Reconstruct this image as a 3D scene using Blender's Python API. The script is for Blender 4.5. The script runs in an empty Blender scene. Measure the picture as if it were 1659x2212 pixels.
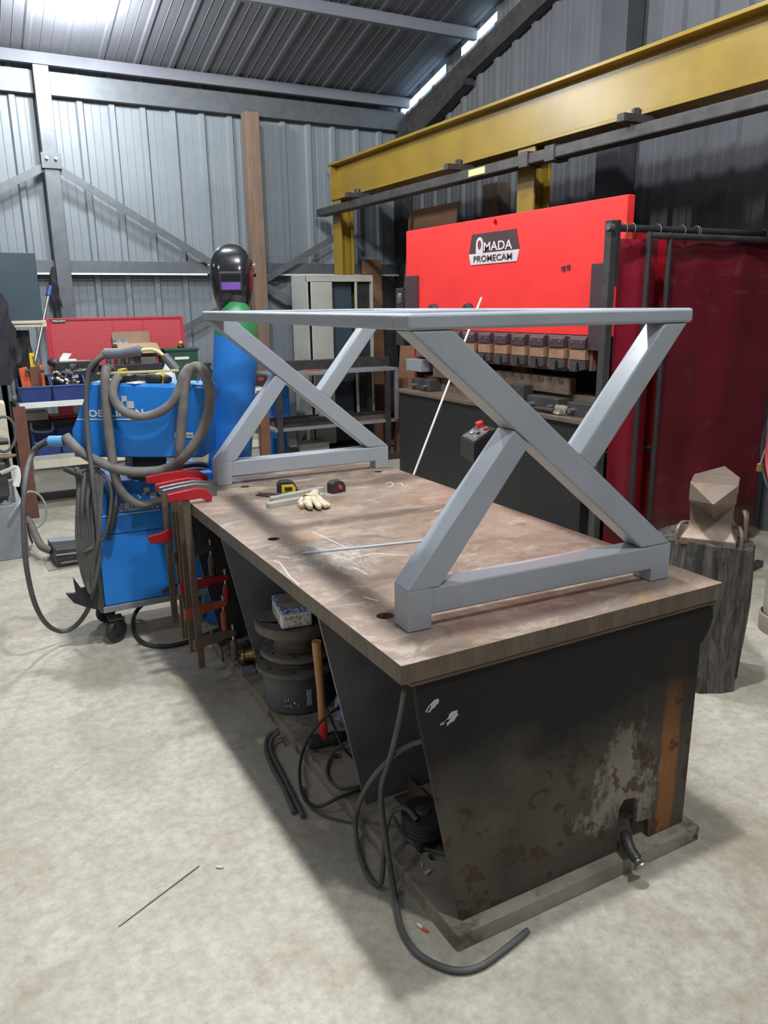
import bpy, bmesh, math, random
from mathutils import Vector, Matrix
from mathutils.geometry import tessellate_polygon
random.seed(7)
S = bpy.context.scene
COL = S.collection
# ------------------------------------------------------------------ camera
W_, H_ = 1659, 2212
FPX = 1694.93
CAM = Vector((-0.8099, -1.4203, 1.6479))
RT = Vector((0.877113, -0.480102, -0.013205))
UP = Vector((0.136136, 0.222157, 0.965460))
FW = Vector((0.460586, 0.848615, -0.260216))
cd = bpy.data.cameras.new('camera'); co = bpy.data.objects.new('camera', cd); COL.objects.link(co)
cd.sensor_fit = 'HORIZONTAL'; cd.sensor_width = 36; cd.lens = FPX / W_ * 36; cd.shift_y = 6.16 / W_
cd.clip_start = .05; cd.clip_end = 100
M3 = Matrix((RT, UP, -FW)).transposed()
co.matrix_world = Matrix.Translation(CAM) @ M3.to_4x4()
S.camera = co
# ------------------------------------------------------------------ world, lights, exposure
S.view_settings.view_transform = 'Standard'; S.view_settings.look = 'None'
S.view_settings.gamma = 1; S.view_settings.use_curve_mapping = False
S.view_settings.exposure = 0.55
wd = bpy.data.worlds.new('world'); S.world = wd; wd.use_nodes = True
wd.node_tree.nodes['Background'].inputs[0].default_value = (.62, .8, 1, 1)
wd.node_tree.nodes['Background'].inputs[1].default_value = 1.2
LAMP_W = 235
LAMPS = [(.50, 6.2, 3.99, .50), (.36, 3.3, 4.8, 1.15), (.36, .42, 5.35, 1.9), (.4, -1.9, 4.9, .85), (-4.2, 4.5, 4.5, .2), (-4.2, 0.3, 5.3, .3), (-4.2, -3.0, 4.7, .2)]  # last three, far left: unseen fill lamps added for ambient light
LAMP_COL = (.93, .97, 1.0)

def roof_z(y):
    return 3.9 + .267 * (7.4 - y) if y > .5 else 3.9 + .267 * 6.9 - .267 * (.5 - y)

# ------------------------------------------------------------------ materials
MC = {}
def nodes(name):
    m = bpy.data.materials.new(name); m.use_nodes = True
    nt = m.node_tree; b = nt.nodes['Principled BSDF']
    return m, nt, b
def N(nt, t, **k):
    n = nt.nodes.new(t)
    for a, v in k.items(): setattr(n, a, v)
    return n
def noise(nt, co_, scale, detail=6, rough=.6, dist=0):
    n = N(nt, 'ShaderNodeTexNoise'); nt.links.new(co_, n.inputs['Vector'])
    n.inputs['Scale'].default_value = scale; n.inputs['Detail'].default_value = detail
    n.inputs['Roughness'].default_value = rough; n.inputs['Distortion'].default_value = dist
    return n.outputs['Fac']
def ramp(nt, f, a, b_, ca=(0, 0, 0, 1), cb=(1, 1, 1, 1)):
    r = N(nt, 'ShaderNodeValToRGB'); nt.links.new(f, r.inputs[0])
    r.color_ramp.elements[0].position = a; r.color_ramp.elements[1].position = b_
    r.color_ramp.elements[0].color = ca; r.color_ramp.elements[1].color = cb
    return r.outputs[0]
def mix(nt, f, a, b_):
    m = N(nt, 'ShaderNodeMix', data_type='RGBA')
    if isinstance(f, float): m.inputs[0].default_value = f
    else: nt.links.new(f, m.inputs[0])
    for i, v in ((6, a), (7, b_)):
        if isinstance(v, tuple): m.inputs[i].default_value = (*v[:3], 1)
        else: nt.links.new(v, m.inputs[i])
    return m.outputs[2]
def coords(nt, kind='Object', scale=(1, 1, 1), loc=(0, 0, 0)):
    tc = N(nt, 'ShaderNodeTexCoord'); mp = N(nt, 'ShaderNodeMapping'); nt.links.new(tc.outputs[kind], mp.inputs[0])
    mp.inputs['Scale'].default_value = scale; mp.inputs['Location'].default_value = loc
    return mp.outputs[0]
def math_(nt, op, a, b_=None):
    m = N(nt, 'ShaderNodeMath', operation=op)
    for i, v in ((0, a), (1, b_)):
        if v is None: continue
        if isinstance(v, (int, float)): m.inputs[i].default_value = v
        else: nt.links.new(v, m.inputs[i])
    return m.outputs[0]
def bump(nt, b, h, strength=.3, dist=.01):
    n = N(nt, 'ShaderNodeBump'); n.inputs['Strength'].default_value = strength; n.inputs['Distance'].default_value = dist
    nt.links.new(h, n.inputs['Height']); nt.links.new(n.outputs[0], b.inputs['Normal'])
def mat(name, c1, c2=None, scale=6, lo=.4, hi=.65, rough=.5, metal=0, bmp=0, bscale=60, stretch=(1, 1, 1), emit=0, coat=0, c3=None, s3=25, alpha=1):
    if name in MC: return MC[name]
    m, nt, b = nodes(name)
    b.inputs['Roughness'].default_value = rough; b.inputs['Metallic'].default_value = metal
    b.inputs['Coat Weight'].default_value = coat
    v = coords(nt, scale=stretch)
    if c2 is None: c2 = tuple(x * .8 for x in c1)
    col = mix(nt, ramp(nt, noise(nt, v, scale), lo, hi), c1, c2)
    if c3: col = mix(nt, ramp(nt, noise(nt, v, s3, 8, .7), .55, .68), col, c3)
    nt.links.new(col, b.inputs['Base Color'])
    if bmp: bump(nt, b, noise(nt, v, bscale, 5), bmp, .004)
    if emit:
        nt.links.new(col, b.inputs['Emission Color']); b.inputs['Emission Strength'].default_value = emit
    if alpha < 1: b.inputs['Alpha'].default_value = alpha
    MC[name] = m
    return m
def floor_mat():
    m, nt, b = nodes('concrete'); v = coords(nt)
    big = ramp(nt, noise(nt, v, .9, 5, .6, .4), .35, .68)
    mid = ramp(nt, noise(nt, v, 3.2, 8, .65, .8), .4, .62)
    fine = ramp(nt, noise(nt, v, 26, 8, .75), .38, .62)
    sp = ramp(nt, noise(nt, v, 130, 3, .6), .6, .72)
    c = mix(nt, big, (.50, .455, .365), (.36, .325, .255))
    c = mix(nt, math_(nt, 'MULTIPLY', mid, .5), c, (.64, .60, .51))
    c = mix(nt, math_(nt, 'MULTIPLY', fine, .55), c, (.25, .22, .165))
    c = mix(nt, math_(nt, 'MULTIPLY', sp, .3), c, (.2, .18, .15))
    st = ramp(nt, noise(nt, coords(nt, loc=(3.1, 1.7, 0)), 1.6, 6, .65, .8), .54, .72)
    c = mix(nt, math_(nt, 'MULTIPLY', st, .6), c, (.26, .20, .12))
    # pale scuffs
    v2 = coords(nt, scale=(1, 3.5, 1), loc=(4, 2, 0))
    sc = ramp(nt, noise(nt, v2, 5, 10, .8, 1.5), .66, .72)
    c = mix(nt, math_(nt, 'MULTIPLY', sc, .5), c, (.80, .78, .72))
    nt.links.new(c, b.inputs['Base Color'])
    nt.links.new(ramp(nt, mid, 0, 1, (.42,) * 3 + (1,), (.62,) * 3 + (1,)), b.inputs['Roughness'])
    bump(nt, b, fine, .12, .004)
    return m
def plate_mat():
    m, nt, b = nodes('worn_steel_plate'); v = coords(nt)
    c = mix(nt, ramp(nt, noise(nt, v, 3.5, 8, .65, .6), .35, .65), (.35, .262, .195), (.21, .155, .12))
    c = mix(nt, math_(nt, 'MULTIPLY', ramp(nt, noise(nt, coords(nt, scale=(1, 1.7, 1)), 7, 9, .7, .8), .5, .62), .6), c, (.50, .41, .33))
    c = mix(nt, math_(nt, 'MULTIPLY', ramp(nt, noise(nt, coords(nt, loc=(5, 0, 0)), 4.2, 8, .7, 1), .56, .66), .75), c, (.42, .24, .10))
    c = mix(nt, math_(nt, 'MULTIPLY', ramp(nt, noise(nt, coords(nt, loc=(1, 7, 0)), 9, 8, .7, 1), .57, .68), .6), c, (.13, .10, .085))
    # ground bright patches and streaks
    # patch near the front middle
    tc = coords(nt, loc=(.50, .30, 0), scale=(1.6, 1.1, 0))
    g = N(nt, 'ShaderNodeVectorMath', operation='LENGTH'); nt.links.new(tc, g.inputs[0])
    pm = ramp(nt, math_(nt, 'ADD', g.outputs['Value'], math_(nt, 'MULTIPLY', noise(nt, v, 9, 8, .7), .35)), .18, .42, (1, 1, 1, 1), (0, 0, 0, 1))
    sc = ramp(nt, noise(nt, coords(nt, scale=(3, .9, 1), loc=(2, 2, 0)), 12, 8, .8, 1.2), .42, .62)
    pale = math_(nt, 'MULTIPLY', pm, sc)
    sc2 = ramp(nt, noise(nt, coords(nt, scale=(2.2, .8, 1), loc=(9, 2, 0)), 9, 10, .8, 2), .67, .72)
    pale = math_(nt, 'MAXIMUM', pale, math_(nt, 'MULTIPLY', sc2, .9))
    c = mix(nt, math_(nt, 'MULTIPLY', pale, .85), c, (.80, .76, .71))
    hs = ramp(nt, noise(nt, coords(nt, scale=(1.0, .35, 1), loc=(0, 3, 0)), 60, 10, .8, 3), .66, .70)
    c = mix(nt, math_(nt, 'MULTIPLY', hs, .35), c, (.70, .62, .54))
    c = mix(nt, math_(nt, 'MULTIPLY', ramp(nt, noise(nt, v, 38, 9, .8, .5), .5, .68), .45), c, (.17, .125, .10))
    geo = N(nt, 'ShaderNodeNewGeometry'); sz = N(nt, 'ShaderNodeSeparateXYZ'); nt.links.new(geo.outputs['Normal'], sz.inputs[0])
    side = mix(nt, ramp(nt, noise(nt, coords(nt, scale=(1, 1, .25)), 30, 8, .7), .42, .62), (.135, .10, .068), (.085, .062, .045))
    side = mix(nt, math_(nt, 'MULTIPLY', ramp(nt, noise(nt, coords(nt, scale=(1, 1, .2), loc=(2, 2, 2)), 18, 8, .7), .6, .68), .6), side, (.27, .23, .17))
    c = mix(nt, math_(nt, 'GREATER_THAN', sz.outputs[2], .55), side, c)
    nt.links.new(c, b.inputs['Base Color'])
    b.inputs['Metallic'].default_value = .15
    r = ramp(nt, noise(nt, v, 5, 6), .3, .7, (.33,) * 3 + (1,), (.52,) * 3 + (1,))
    nt.links.new(r, b.inputs['Roughness'])
    bump(nt, b, noise(nt, v, 45, 8, .7), .15, .003)
    return m
def endplate_mat():
    m, nt, b = nodes('sooty_rusted_panel'); v = coords(nt)
    sep = N(nt, 'ShaderNodeSeparateXYZ'); nt.links.new(v, sep.inputs[0])
    X, Z = sep.outputs[0], sep.outputs[2]     # object origin at table root (.54,1.05,0)
    nz = noise(nt, v, 7, 6, .6)
    # paint: dark olive grey
    base = mix(nt, ramp(nt, noise(nt, v, 4, 8, .65), .35, .68), (.095, .085, .064), (.05, .044, .035))
    # paler worn patch low right
    dx = math_(nt, 'MULTIPLY', math_(nt, 'SUBTRACT', X, .20), 2.7); dz = math_(nt, 'MULTIPLY', math_(nt, 'SUBTRACT', Z, .28), 2.6)
    d = math_(nt, 'ADD', math_(nt, 'POWER', math_(nt, 'ABSOLUTE', dx), 2.0), math_(nt, 'POWER', math_(nt, 'ABSOLUTE', dz), 2.0))
    d = math_(nt, 'ADD', d, math_(nt, 'MULTIPLY', noise(nt, coords(nt, scale=(1, 1, .6)), 9, 8, .7), 1.6))
    pt = ramp(nt, d, .85, 2.5, (1, 1, 1, 1), (0, 0, 0, 1))
    base = mix(nt, math_(nt, 'MULTIPLY', pt, .85), base, (.26, .235, .185))
    # vertical rust band at the right
    bx = math_(nt, 'ABSOLUTE', math_(nt, 'SUBTRACT', X, math_(nt, 'ADD', .385, math_(nt, 'MULTIPLY', nz, .03))))
    bm_ = ramp(nt, bx, .030, .042, (1, 1, 1, 1), (0, 0, 0, 1))
    zf = ramp(nt, math_(nt, 'SUBTRACT', Z, math_(nt, 'MULTIPLY', nz, .2)), .35, .6, (1, 1, 1, 1), (.15,) * 3 + (1,))
    base = mix(nt, math_(nt, 'MULTIPLY', math_(nt, 'MULTIPLY', bm_, zf), .85), base, (.27, .11, .035))
    # rust blotches
    rb = ramp(nt, noise(nt, coords(nt, loc=(1.3, 0, 2.1)), 15, 8, .66, .3), .55, .575)
    low = ramp(nt, math_(nt, 'ADD', Z, math_(nt, 'MULTIPLY', noise(nt, v, 3), .4)), .60, .85, (1, 1, 1, 1), (0, 0, 0, 1))
    base = mix(nt, math_(nt, 'MULTIPLY', math_(nt, 'MULTIPLY', rb, low), .8), base, (.06, .026, .016))
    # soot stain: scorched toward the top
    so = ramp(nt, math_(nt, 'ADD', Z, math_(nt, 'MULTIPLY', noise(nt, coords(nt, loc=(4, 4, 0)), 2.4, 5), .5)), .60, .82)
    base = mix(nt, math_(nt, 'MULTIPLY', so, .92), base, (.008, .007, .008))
    nt.links.new(base, b.inputs['Base Color'])
    b.inputs['Roughness'].default_value = .7; b.inputs['Specular IOR Level'].default_value = .25
    bump(nt, b, nz, .2, .004)
    return m
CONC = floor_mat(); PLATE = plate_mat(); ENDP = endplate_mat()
GREYP = mat('primer_grey', (.345, .37, .40), (.315, .34, .37), 5, rough=.32, bmp=.03)
RED = mat('press_red', (.80, .035, .030), (.74, .03, .028), 3, rough=.45)
DRED = mat('dark_red_paint', (.42, .012, .02), (.32, .01, .015), 3, rough=.4)
BLUE = mat('welder_blue', (.016, .21, .66), (.014, .18, .58), 4, rough=.38, bmp=.02)
BLUE2 = mat('bottle_blue', (.02, .19, .58), (.016, .15, .48), 5, rough=.5, c3=(.05, .06, .1), s3=7)
BLK = mat('black_paint', (.018, .018, .02), (.03, .028, .026), 6, rough=.5)
RUB = mat('black_rubber', (.022, .022, .024), (.035, .033, .03), 8, rough=.6)
CABLE = mat('dusty_cable', (.115, .11, .105), (.08, .077, .073), 12, rough=.65)
SLEEVE = mat('leather_sleeve', (.20, .18, .165), (.13, .118, .108), 14, rough=.85, bmp=.5, bscale=40)
DSTEEL = mat('dark_steel', (.085, .08, .078), (.055, .05, .048), 8, rough=.5, metal=.5, bmp=.1)
MSTEEL = mat('bare_steel', (.34, .33, .32), (.24, .23, .22), 8, rough=.35, metal=.8)
BRSTEEL = mat('brown_steel', (.17, .115, .08), (.11, .08, .06), 9, rough=.6, metal=.3, bmp=.15)
RUST = mat('rust_brown', (.16, .065, .04), (.10, .045, .03), 6, rough=.75)
GALV = mat('galvanised', (.125, .135, .145), (.10, .11, .12), 10, rough=.5, metal=.4)
YEL = mat('crane_yellow', (.28, .18, .018), (.23, .145, .016), 3, rough=.33, bmp=.12, bscale=30)
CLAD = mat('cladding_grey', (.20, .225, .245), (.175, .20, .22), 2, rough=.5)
CLADR = mat('cladding_shaded', (.105, .108, .118), (.088, .09, .10), 2, rough=.6)  # same cladding darkened, the right wall's shadow put into the colour
CEIL = mat('roof_sheet', (.14, .145, .165), (.12, .125, .145), 1.5, rough=.8)
WOODP = mat('pine', (.19, .125, .085), (.145, .095, .065), 5, rough=.7, stretch=(6, 6, .6))
PLY = mat('plywood', (.26, .13, .07), (.2, .10, .055), 3, rough=.7, stretch=(1, 1, 4))
HANDLE = mat('hammer_handle', (.50, .25, .09), (.38, .18, .06), 20, rough=.5, stretch=(1, 1, .08))
BEIGE = mat('beige_enamel', (.42, .42, .37), (.35, .35, .31), 4, rough=.5)
WHITE = mat('white_paint', (.75, .75, .73), (.65, .65, .63), 6, rough=.5)
CREAM = mat('cream', (.62, .58, .44), (.54, .5, .38), 6, rough=.6)
PAPER = mat('paper', (.8, .8, .78), (.74, .74, .72), 8, rough=.8)
CARD = mat('cardboard', (.36, .245, .155), (.32, .21, .13), 6, rough=.85)
FRED = mat('tool_panel_red', (.50, .035, .05), (.45, .03, .045), 4, rough=.5)
BIN = mat('bin_blue', (.025, .05, .19), (.02, .04, .15), 6, rough=.45)
ORNG = mat('orange_paint', (.75, .13, .03), (.55, .09, .03), 8, rough=.5)
TYEL = mat('tool_yellow', (.80, .56, .02), (.72, .48, .02), 6, rough=.45)
LYEL = mat('pale_yellow', (.70, .62, .28), (.62, .54, .24), 6, rough=.5)
GREEN = mat('dark_green', (.018, .07, .04), (.014, .05, .03), 6, rough=.5)
BGREEN = mat('bottle_green', (.03, .22, .07), (.025, .17, .05), 6, rough=.5)
GLOVE = mat('glove_leather', (.58, .49, .35), (.46, .38, .26), 22, rough=.9, bmp=.5, bscale=50)
ALU = mat('aluminium_profile', (.52, .53, .47), (.44, .45, .40), 12, rough=.4, metal=.3)
CHROME = mat('chrome', (.7, .7, .7), (.6, .6, .6), 6, rough=.15, metal=1)
GLOSSB = mat('gloss_black', (.012, .012, .013), (.02, .02, .02), 3, rough=.14, coat=.6)
PURPLE = mat('lens_purple', (.22, .10, .45), (.16, .08, .36), 3, rough=.12)
BADGEB = mat('badge_black', (.055, .03, .035), (.05, .028, .032), 6, rough=.5)
BADGEW = mat('badge_silver', (.62, .56, .56), (.55, .5, .5), 6, rough=.5)
BRASS = mat('brass', (.5, .34, .12), (.4, .27, .1), 8, rough=.35, metal=.8)
TIN = mat('tin_white', (.72, .76, .82), (.68, .72, .80), 4, rough=.3)
TINB = mat('tin_blue_border', (.55, .62, .74), (.03, .10, .38), 95, .45, .52, rough=.3)
TINF = mat('tin_flowers', (.74, .77, .80), (.42, .34, .03), 60, .5, .56, rough=.3, c3=(.03, .035, .05), s3=110)
TINL = mat('tin_lid', (.33, .31, .25), (.20, .18, .15), 14, .45, .6, rough=.35)
FLG = mat('flange_steel', (.15, .135, .115), (.09, .082, .075), 10, rough=.6, metal=.3, c3=(.19, .16, .12), s3=18)
POT = mat('pot_grey', (.085, .09, .095), (.065, .07, .072), 8, rough=.45)
TAN = mat('cylinder_tan', (.30, .26, .20), (.25, .215, .165), 5, rough=.5)
PINK = mat('hose_red', (.62, .08, .09), (.5, .06, .07), 8, rough=.5)
CLOTH = mat('dark_cloth', (.022, .022, .03), (.035, .03, .034), 9, rough=.95, bmp=.4, bscale=30)
PANELB = mat('slate_panel', (.045, .07, .09), (.038, .06, .078), 3, rough=.4)
MGREY = mat('machine_grey', (.25, .265, .28), (.20, .215, .225), 4, rough=.5)
LBLUE = mat('connector_blue', (.10, .32, .62), (.08, .26, .5), 9, rough=.5)
SLABM = mat('dusty_base_steel', (.34, .30, .235), (.21, .18, .14), 7, rough=.75, bmp=.2, c3=(.055, .045, .036), s3=6)
WEBM = mat('inner_steel', (.055, .055, .062), (.03, .03, .034), 5, rough=.6)
GUSM = mat('gusset_steel', (.19, .19, .20), (.12, .12, .13), 5, rough=.5, metal=.2)
IRON = mat('anvil_iron', (.27, .205, .16), (.19, .145, .115), 7, rough=.5, metal=.35, bmp=.2, c3=(.40, .22, .10), s3=9)
def lit(name, col, st):
    m, nt, b = nodes(name); b.inputs['Base Color'].default_value = (*col, 1)
    b.inputs['Emission Color'].default_value = (*col, 1); b.inputs['Emission Strength'].default_value = st
    return m
LENS = lit('lamp_lens', (.9, .95, 1), 12)
SKYGAP = lit('daylight', (.55, .80, 1.0), 3.2)
def stump_mat():
    m, nt, b = nodes('old_stump_bark'); v = coords(nt, scale=(1, 1, .13)); v1 = coords(nt)
    f = noise(nt, v, 34, 10, .72, .6)
    c = mix(nt, ramp(nt, f, .4, .62), (.04, .034, .028), (.20, .18, .145))
    c = mix(nt, ramp(nt, noise(nt, v1, 5, 6), .55, .7), c, (.03, .028, .024))
    c = mix(nt, math_(nt, 'MULTIPLY', ramp(nt, noise(nt, v, 60, 8, .8), .62, .68), .7), c, (.42, .40, .34))
    nt.links.new(c, b.inputs['Base Color']); b.inputs['Roughness'].default_value = .9
    bump(nt, b, f, .9, .03)
    return m
STUMP = stump_mat()
def curtain_mat():
    m, nt, b = nodes('red_pvc_curtain'); v = coords(nt)
    c = mix(nt, ramp(nt, noise(nt, v, 2.2, 5), .35, .7), (.13, .007, .014), (.085, .005, .008))
    sm = ramp(nt, noise(nt, coords(nt, scale=(1, 1, 1.7), loc=(0, 0, 3)), 3.5, 9, .7, .8), .58, .76)
    c = mix(nt, math_(nt, 'MULTIPLY', sm, .5), c, (.18, .09, .09))
    nt.links.new(c, b.inputs['Base Color']); b.inputs['Roughness'].default_value = .35
    b.inputs['Alpha'].default_value = .93
    return m
CURT = curtain_mat()
def perf_mat():
    m, nt, b = nodes('perforated_red'); v = coords(nt)
    sep = N(nt, 'ShaderNodeSeparateXYZ'); nt.links.new(v, sep.inputs[0])
    f = []
    for o in (0, 2):
        s_ = math_(nt, 'FRACT', math_(nt, 'MULTIPLY', sep.outputs[o], 55)); f.append(math_(nt, 'GREATER_THAN', s_, .62))
    h = math_(nt, 'MULTIPLY', f[0], f[1])
    c = mix(nt, math_(nt, 'MULTIPLY', h, .8), (.52, .045, .06), (.55, .28, .3))
    nt.links.new(c, b.inputs['Base Color']); b.inputs['Roughness'].default_value = .5
    return m
PERF = perf_mat()

# ------------------------------------------------------------------ object helpers
RM = {}
def props(o, label=None, cat=None, group=None, kind=None):
    if label: o['label'] = label
    if cat: o['category'] = cat
    if group: o['group'] = group
    if kind: o['kind'] = kind
    return o
def thing(name, label, cat, loc=(0, 0, 0), rz=0, group=None):
    o = bpy.data.objects.new(name, None); COL.objects.link(o); o.empty_display_size = .05
    o.location = loc; o.rotation_euler = (0, 0, rz)
    RM[o.name] = Matrix.Translation(loc) @ Matrix.Rotation(rz, 4, 'Z')
    return props(o, label, cat, group)
class MB:
    def __init__(s): s.bm = bmesh.new()
    def quadbox(s, v):     # 8 verts: bottom 4, top 4
        vs = [s.bm.verts.new(p) for p in v]
        for f in ((0, 3, 2, 1), (4, 5, 6, 7), (0, 1, 5, 4), (1, 2, 6, 5), (2, 3, 7, 6), (3, 0, 4, 7)):
            s.bm.faces.new([vs[i] for i in f])
        return s
    def box(s, x0, x1, y0, y1, z0, z1):
        return s.quadbox([(x0, y0, z0), (x1, y0, z0), (x1, y1, z0), (x0, y1, z0), (x0, y0, z1), (x1, y0, z1), (x1, y1, z1), (x0, y1, z1)])
    def obox(s, c, size, rot=None):
        c = Vector(c); h = [q / 2 for q in size]; R = rot if rot else Matrix.Identity(3)
        if isinstance(R, Matrix) and len(R) == 4: R = R.to_3x3()
        P = [c + R @ Vector((sx * h[0], sy * h[1], sz * h[2])) for sz in (-1, 1) for sx, sy in ((-1, -1), (1, -1), (1, 1), (-1, 1))]
        return s.quadbox(P)
    def beam(s, p0, p1, w, h, up=(0, 0, 1)):
        p0, p1 = Vector(p0), Vector(p1); d = (p1 - p0); L = d.length; d.normalize()
        u = Vector(up); r = d.cross(u)
        if r.length < 1e-4: u = Vector((1, 0, 0)); r = d.cross(u)
        r.normalize(); u = r.cross(d)
        R = Matrix((d, r, u)).transposed()
        return s.obox((p0 + p1) / 2, (L, w, h), R)
    def loops(s, outer, holes, f0, f1):
        """outer/holes: 2D loops; f0,f1 map (a,b)->3D for the two faces"""
        lp = [outer] + list(holes)
        tri = tessellate_polygon([[Vector((a, b, 0)) for a, b in l] for l in lp])
        flat = [p for l in lp for p in l]
        v0 = [s.bm.verts.new(f0(*p)) for p in flat]; v1 = [s.bm.verts.new(f1(*p)) for p in flat]
        for t in tri:
            try: s.bm.faces.new([v0[i] for i in t]); s.bm.faces.new([v1[i] for i in reversed(t)])
            except ValueError: pass
        k = 0
        for l in lp:
            n = len(l)
            for i in range(n):
                a, b = k + i, k + (i + 1) % n
                s.bm.faces.new([v0[a], v0[b], v1[b], v1[a]])
            k += n
        return s
    def prism(s, pts, a0, a1, axis='y', holes=()):
        f = {'x': lambda a: (lambda p, q: (a, p, q)), 'y': lambda a: (lambda p, q: (p, a, q)), 'z': lambda a: (lambda p, q: (p, q, a))}[axis]
        return s.loops(pts, holes, f(a0), f(a1))
    def poly(s, P3, vec):   # extrude a 3D polygon by vec
        a = [s.bm.verts.new(p) for p in P3]; b = [s.bm.verts.new(Vector(p) + Vector(vec)) for p in P3]
        s.bm.faces.new(a); s.bm.faces.new(list(reversed(b))); n = len(a)
        for i in range(n): s.bm.faces.new([a[i], b[i], b[(i + 1) % n], a[(i + 1) % n]])
        return s
    def cyl(s, p0, p1, r0, r1=None, n=20, caps=True):
        r1 = r0 if r1 is None else r1
        return s.tube([p0, p1], None, n, radii=[r0, r1], caps=caps)
    def tube(s, path, r, n=8, radii=None, closed=False, caps=True, flat=1.0):
        P = [Vector(p) for p in path]; m = len(P)
        T = []
        for i in range(m):
            if closed: t = P[(i + 1) % m] - P[i - 1]
            else: t = P[min(i + 1, m - 1)] - P[max(i - 1, 0)]
            T.append(t.normalized())
        u = T[0].orthogonal().normalized(); rings = []
        for i in range(m):
            u = (u - T[i] * u.dot(T[i]));
            if u.length < 1e-6: u = T[i].orthogonal()
            u.normalize(); w = T[i].cross(u); rr = radii[i] if radii else r
            rings.append([s.bm.verts.new(P[i] + (u * math.cos(a) * flat + w * math.sin(a)) * rr) for a in [2 * math.pi * k / n for k in range(n)]])
        for i in range(m if closed else m - 1):
            A, B = rings[i], rings[(i + 1) % m]
            for k in range(n): s.bm.faces.new([A[k], A[(k + 1) % n], B[(k + 1) % n], B[k]])
        if caps and not closed:
            s.bm.faces.new(list(reversed(rings[0]))); s.bm.faces.new(rings[-1])
        return s
    def lathe(s, prof, c=(0, 0, 0), n=32, axis=None, ang=2 * math.pi):
        c = Vector(c); R = Matrix.Identity(3) if axis is None else Vector((0, 0, 1)).rotation_difference(Vector(axis)).to_matrix()
        rings = []
        for r, z in prof:
            rings.append([s.bm.verts.new(c + R @ Vector((r * math.cos(a), r * math.sin(a), z))) for a in [2 * math.pi * k / n for k in range(n)]])
        for A, B in zip(rings, rings[1:]):
            for k in range(n): s.bm.faces.new([A[k], A[(k + 1) % n], B[(k + 1) % n], B[k]])
        if prof[0][0] > 1e-5: s.bm.faces.new(list(reversed(rings[0])))
        if prof[-1][0] > 1e-5: s.bm.faces.new(rings[-1])
        return s
    def sphere(s, c, r, sc=(1, 1, 1), n=14):
        m = Matrix.Translation(c) @ Matrix.Diagonal((*sc, 1))
        bmesh.ops.create_uvsphere(s.bm, u_segments=n * 2, v_segments=n, radius=r, matrix=m); return s
    def build(s, name, material, parent=None, bevel=0, smooth=False, label=None, seg=2, local=False, weld=True):
        bm = s.bm
        if weld: bmesh.ops.remove_doubles(bm, verts=bm.verts, dist=1e-6)
        bmesh.ops.recalc_face_normals(bm, faces=bm.faces)
        if bevel:
            es = [e for e in bm.edges if len(e.link_faces) == 2 and e.calc_face_angle(0) > .5]
            bmesh.ops.bevel(bm, geom=es, offset=bevel, segments=seg, affect='EDGES', profile=.5, clamp_overlap=True)
        me = bpy.data.meshes.new(name); o = bpy.data.objects.new(name, me); COL.objects.link(o)
        if parent is not None:
            o.parent = parent; root = parent
            while root.parent: root = root.parent
            if not local and root.name in RM: bm.transform(RM[root.name].inverted())
        if smooth or bevel:
            for f in bm.faces: f.smooth = True
        bm.to_mesh(me); bm.free()
        if smooth or bevel:
            try: me.set_sharp_from_angle(angle=math.radians(38 if not bevel else 50))
            except Exception: pass
        me.materials.append(material)
        if bevel:
            wn = o.modifiers.new('wn', 'WEIGHTED_NORMAL'); wn.keep_sharp = True; wn.weight = 100
        if label: o['label'] = label
        return o
def bz(path, n=6, closed=False):   # Catmull-Rom
    P = [Vector(p) for p in path]; out = []
    m = len(P)
    for i in range(m if closed else m - 1):
        p1, p2 = P[i], P[(i + 1) % m]
        p0 = P[i - 1] if (i > 0 or closed) else p1; p3 = P[(i + 2) % m] if (i + 2 < m or closed) else p2
        for k in range(n):
            t = k / n
            out.append(.5 * ((2 * p1) + (p2 - p0) * t + (2 * p0 - 5 * p1 + 4 * p2 - p3) * t * t + (3 * p1 - p0 - 3 * p2 + p3) * t ** 3))
    if not closed: out.append(P[-1])
    return out
def ray(px, py): return (RT * (px - 829.5) + UP * (-(py - 1112.16)) + FW * FPX)
def at(px, py, ax, val):
    d = ray(px, py); i = 'xyz'.index(ax); return CAM + d * ((val - CAM[i]) / d[i])
def atp(px, py, O, n, off=0):
    O = Vector(O); n = Vector(n).normalized(); d = ray(px, py); return CAM + d * (((O + n * off) - CAM).dot(n) / d.dot(n))
def atd(px, py, dist): return CAM + ray(px, py) / FPX * dist
def mpath(L): return [at(*q) for q in L]
def struct(name, mb, m, **k):
    return props(mb.build(name, m, **k), kind='structure')
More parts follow.
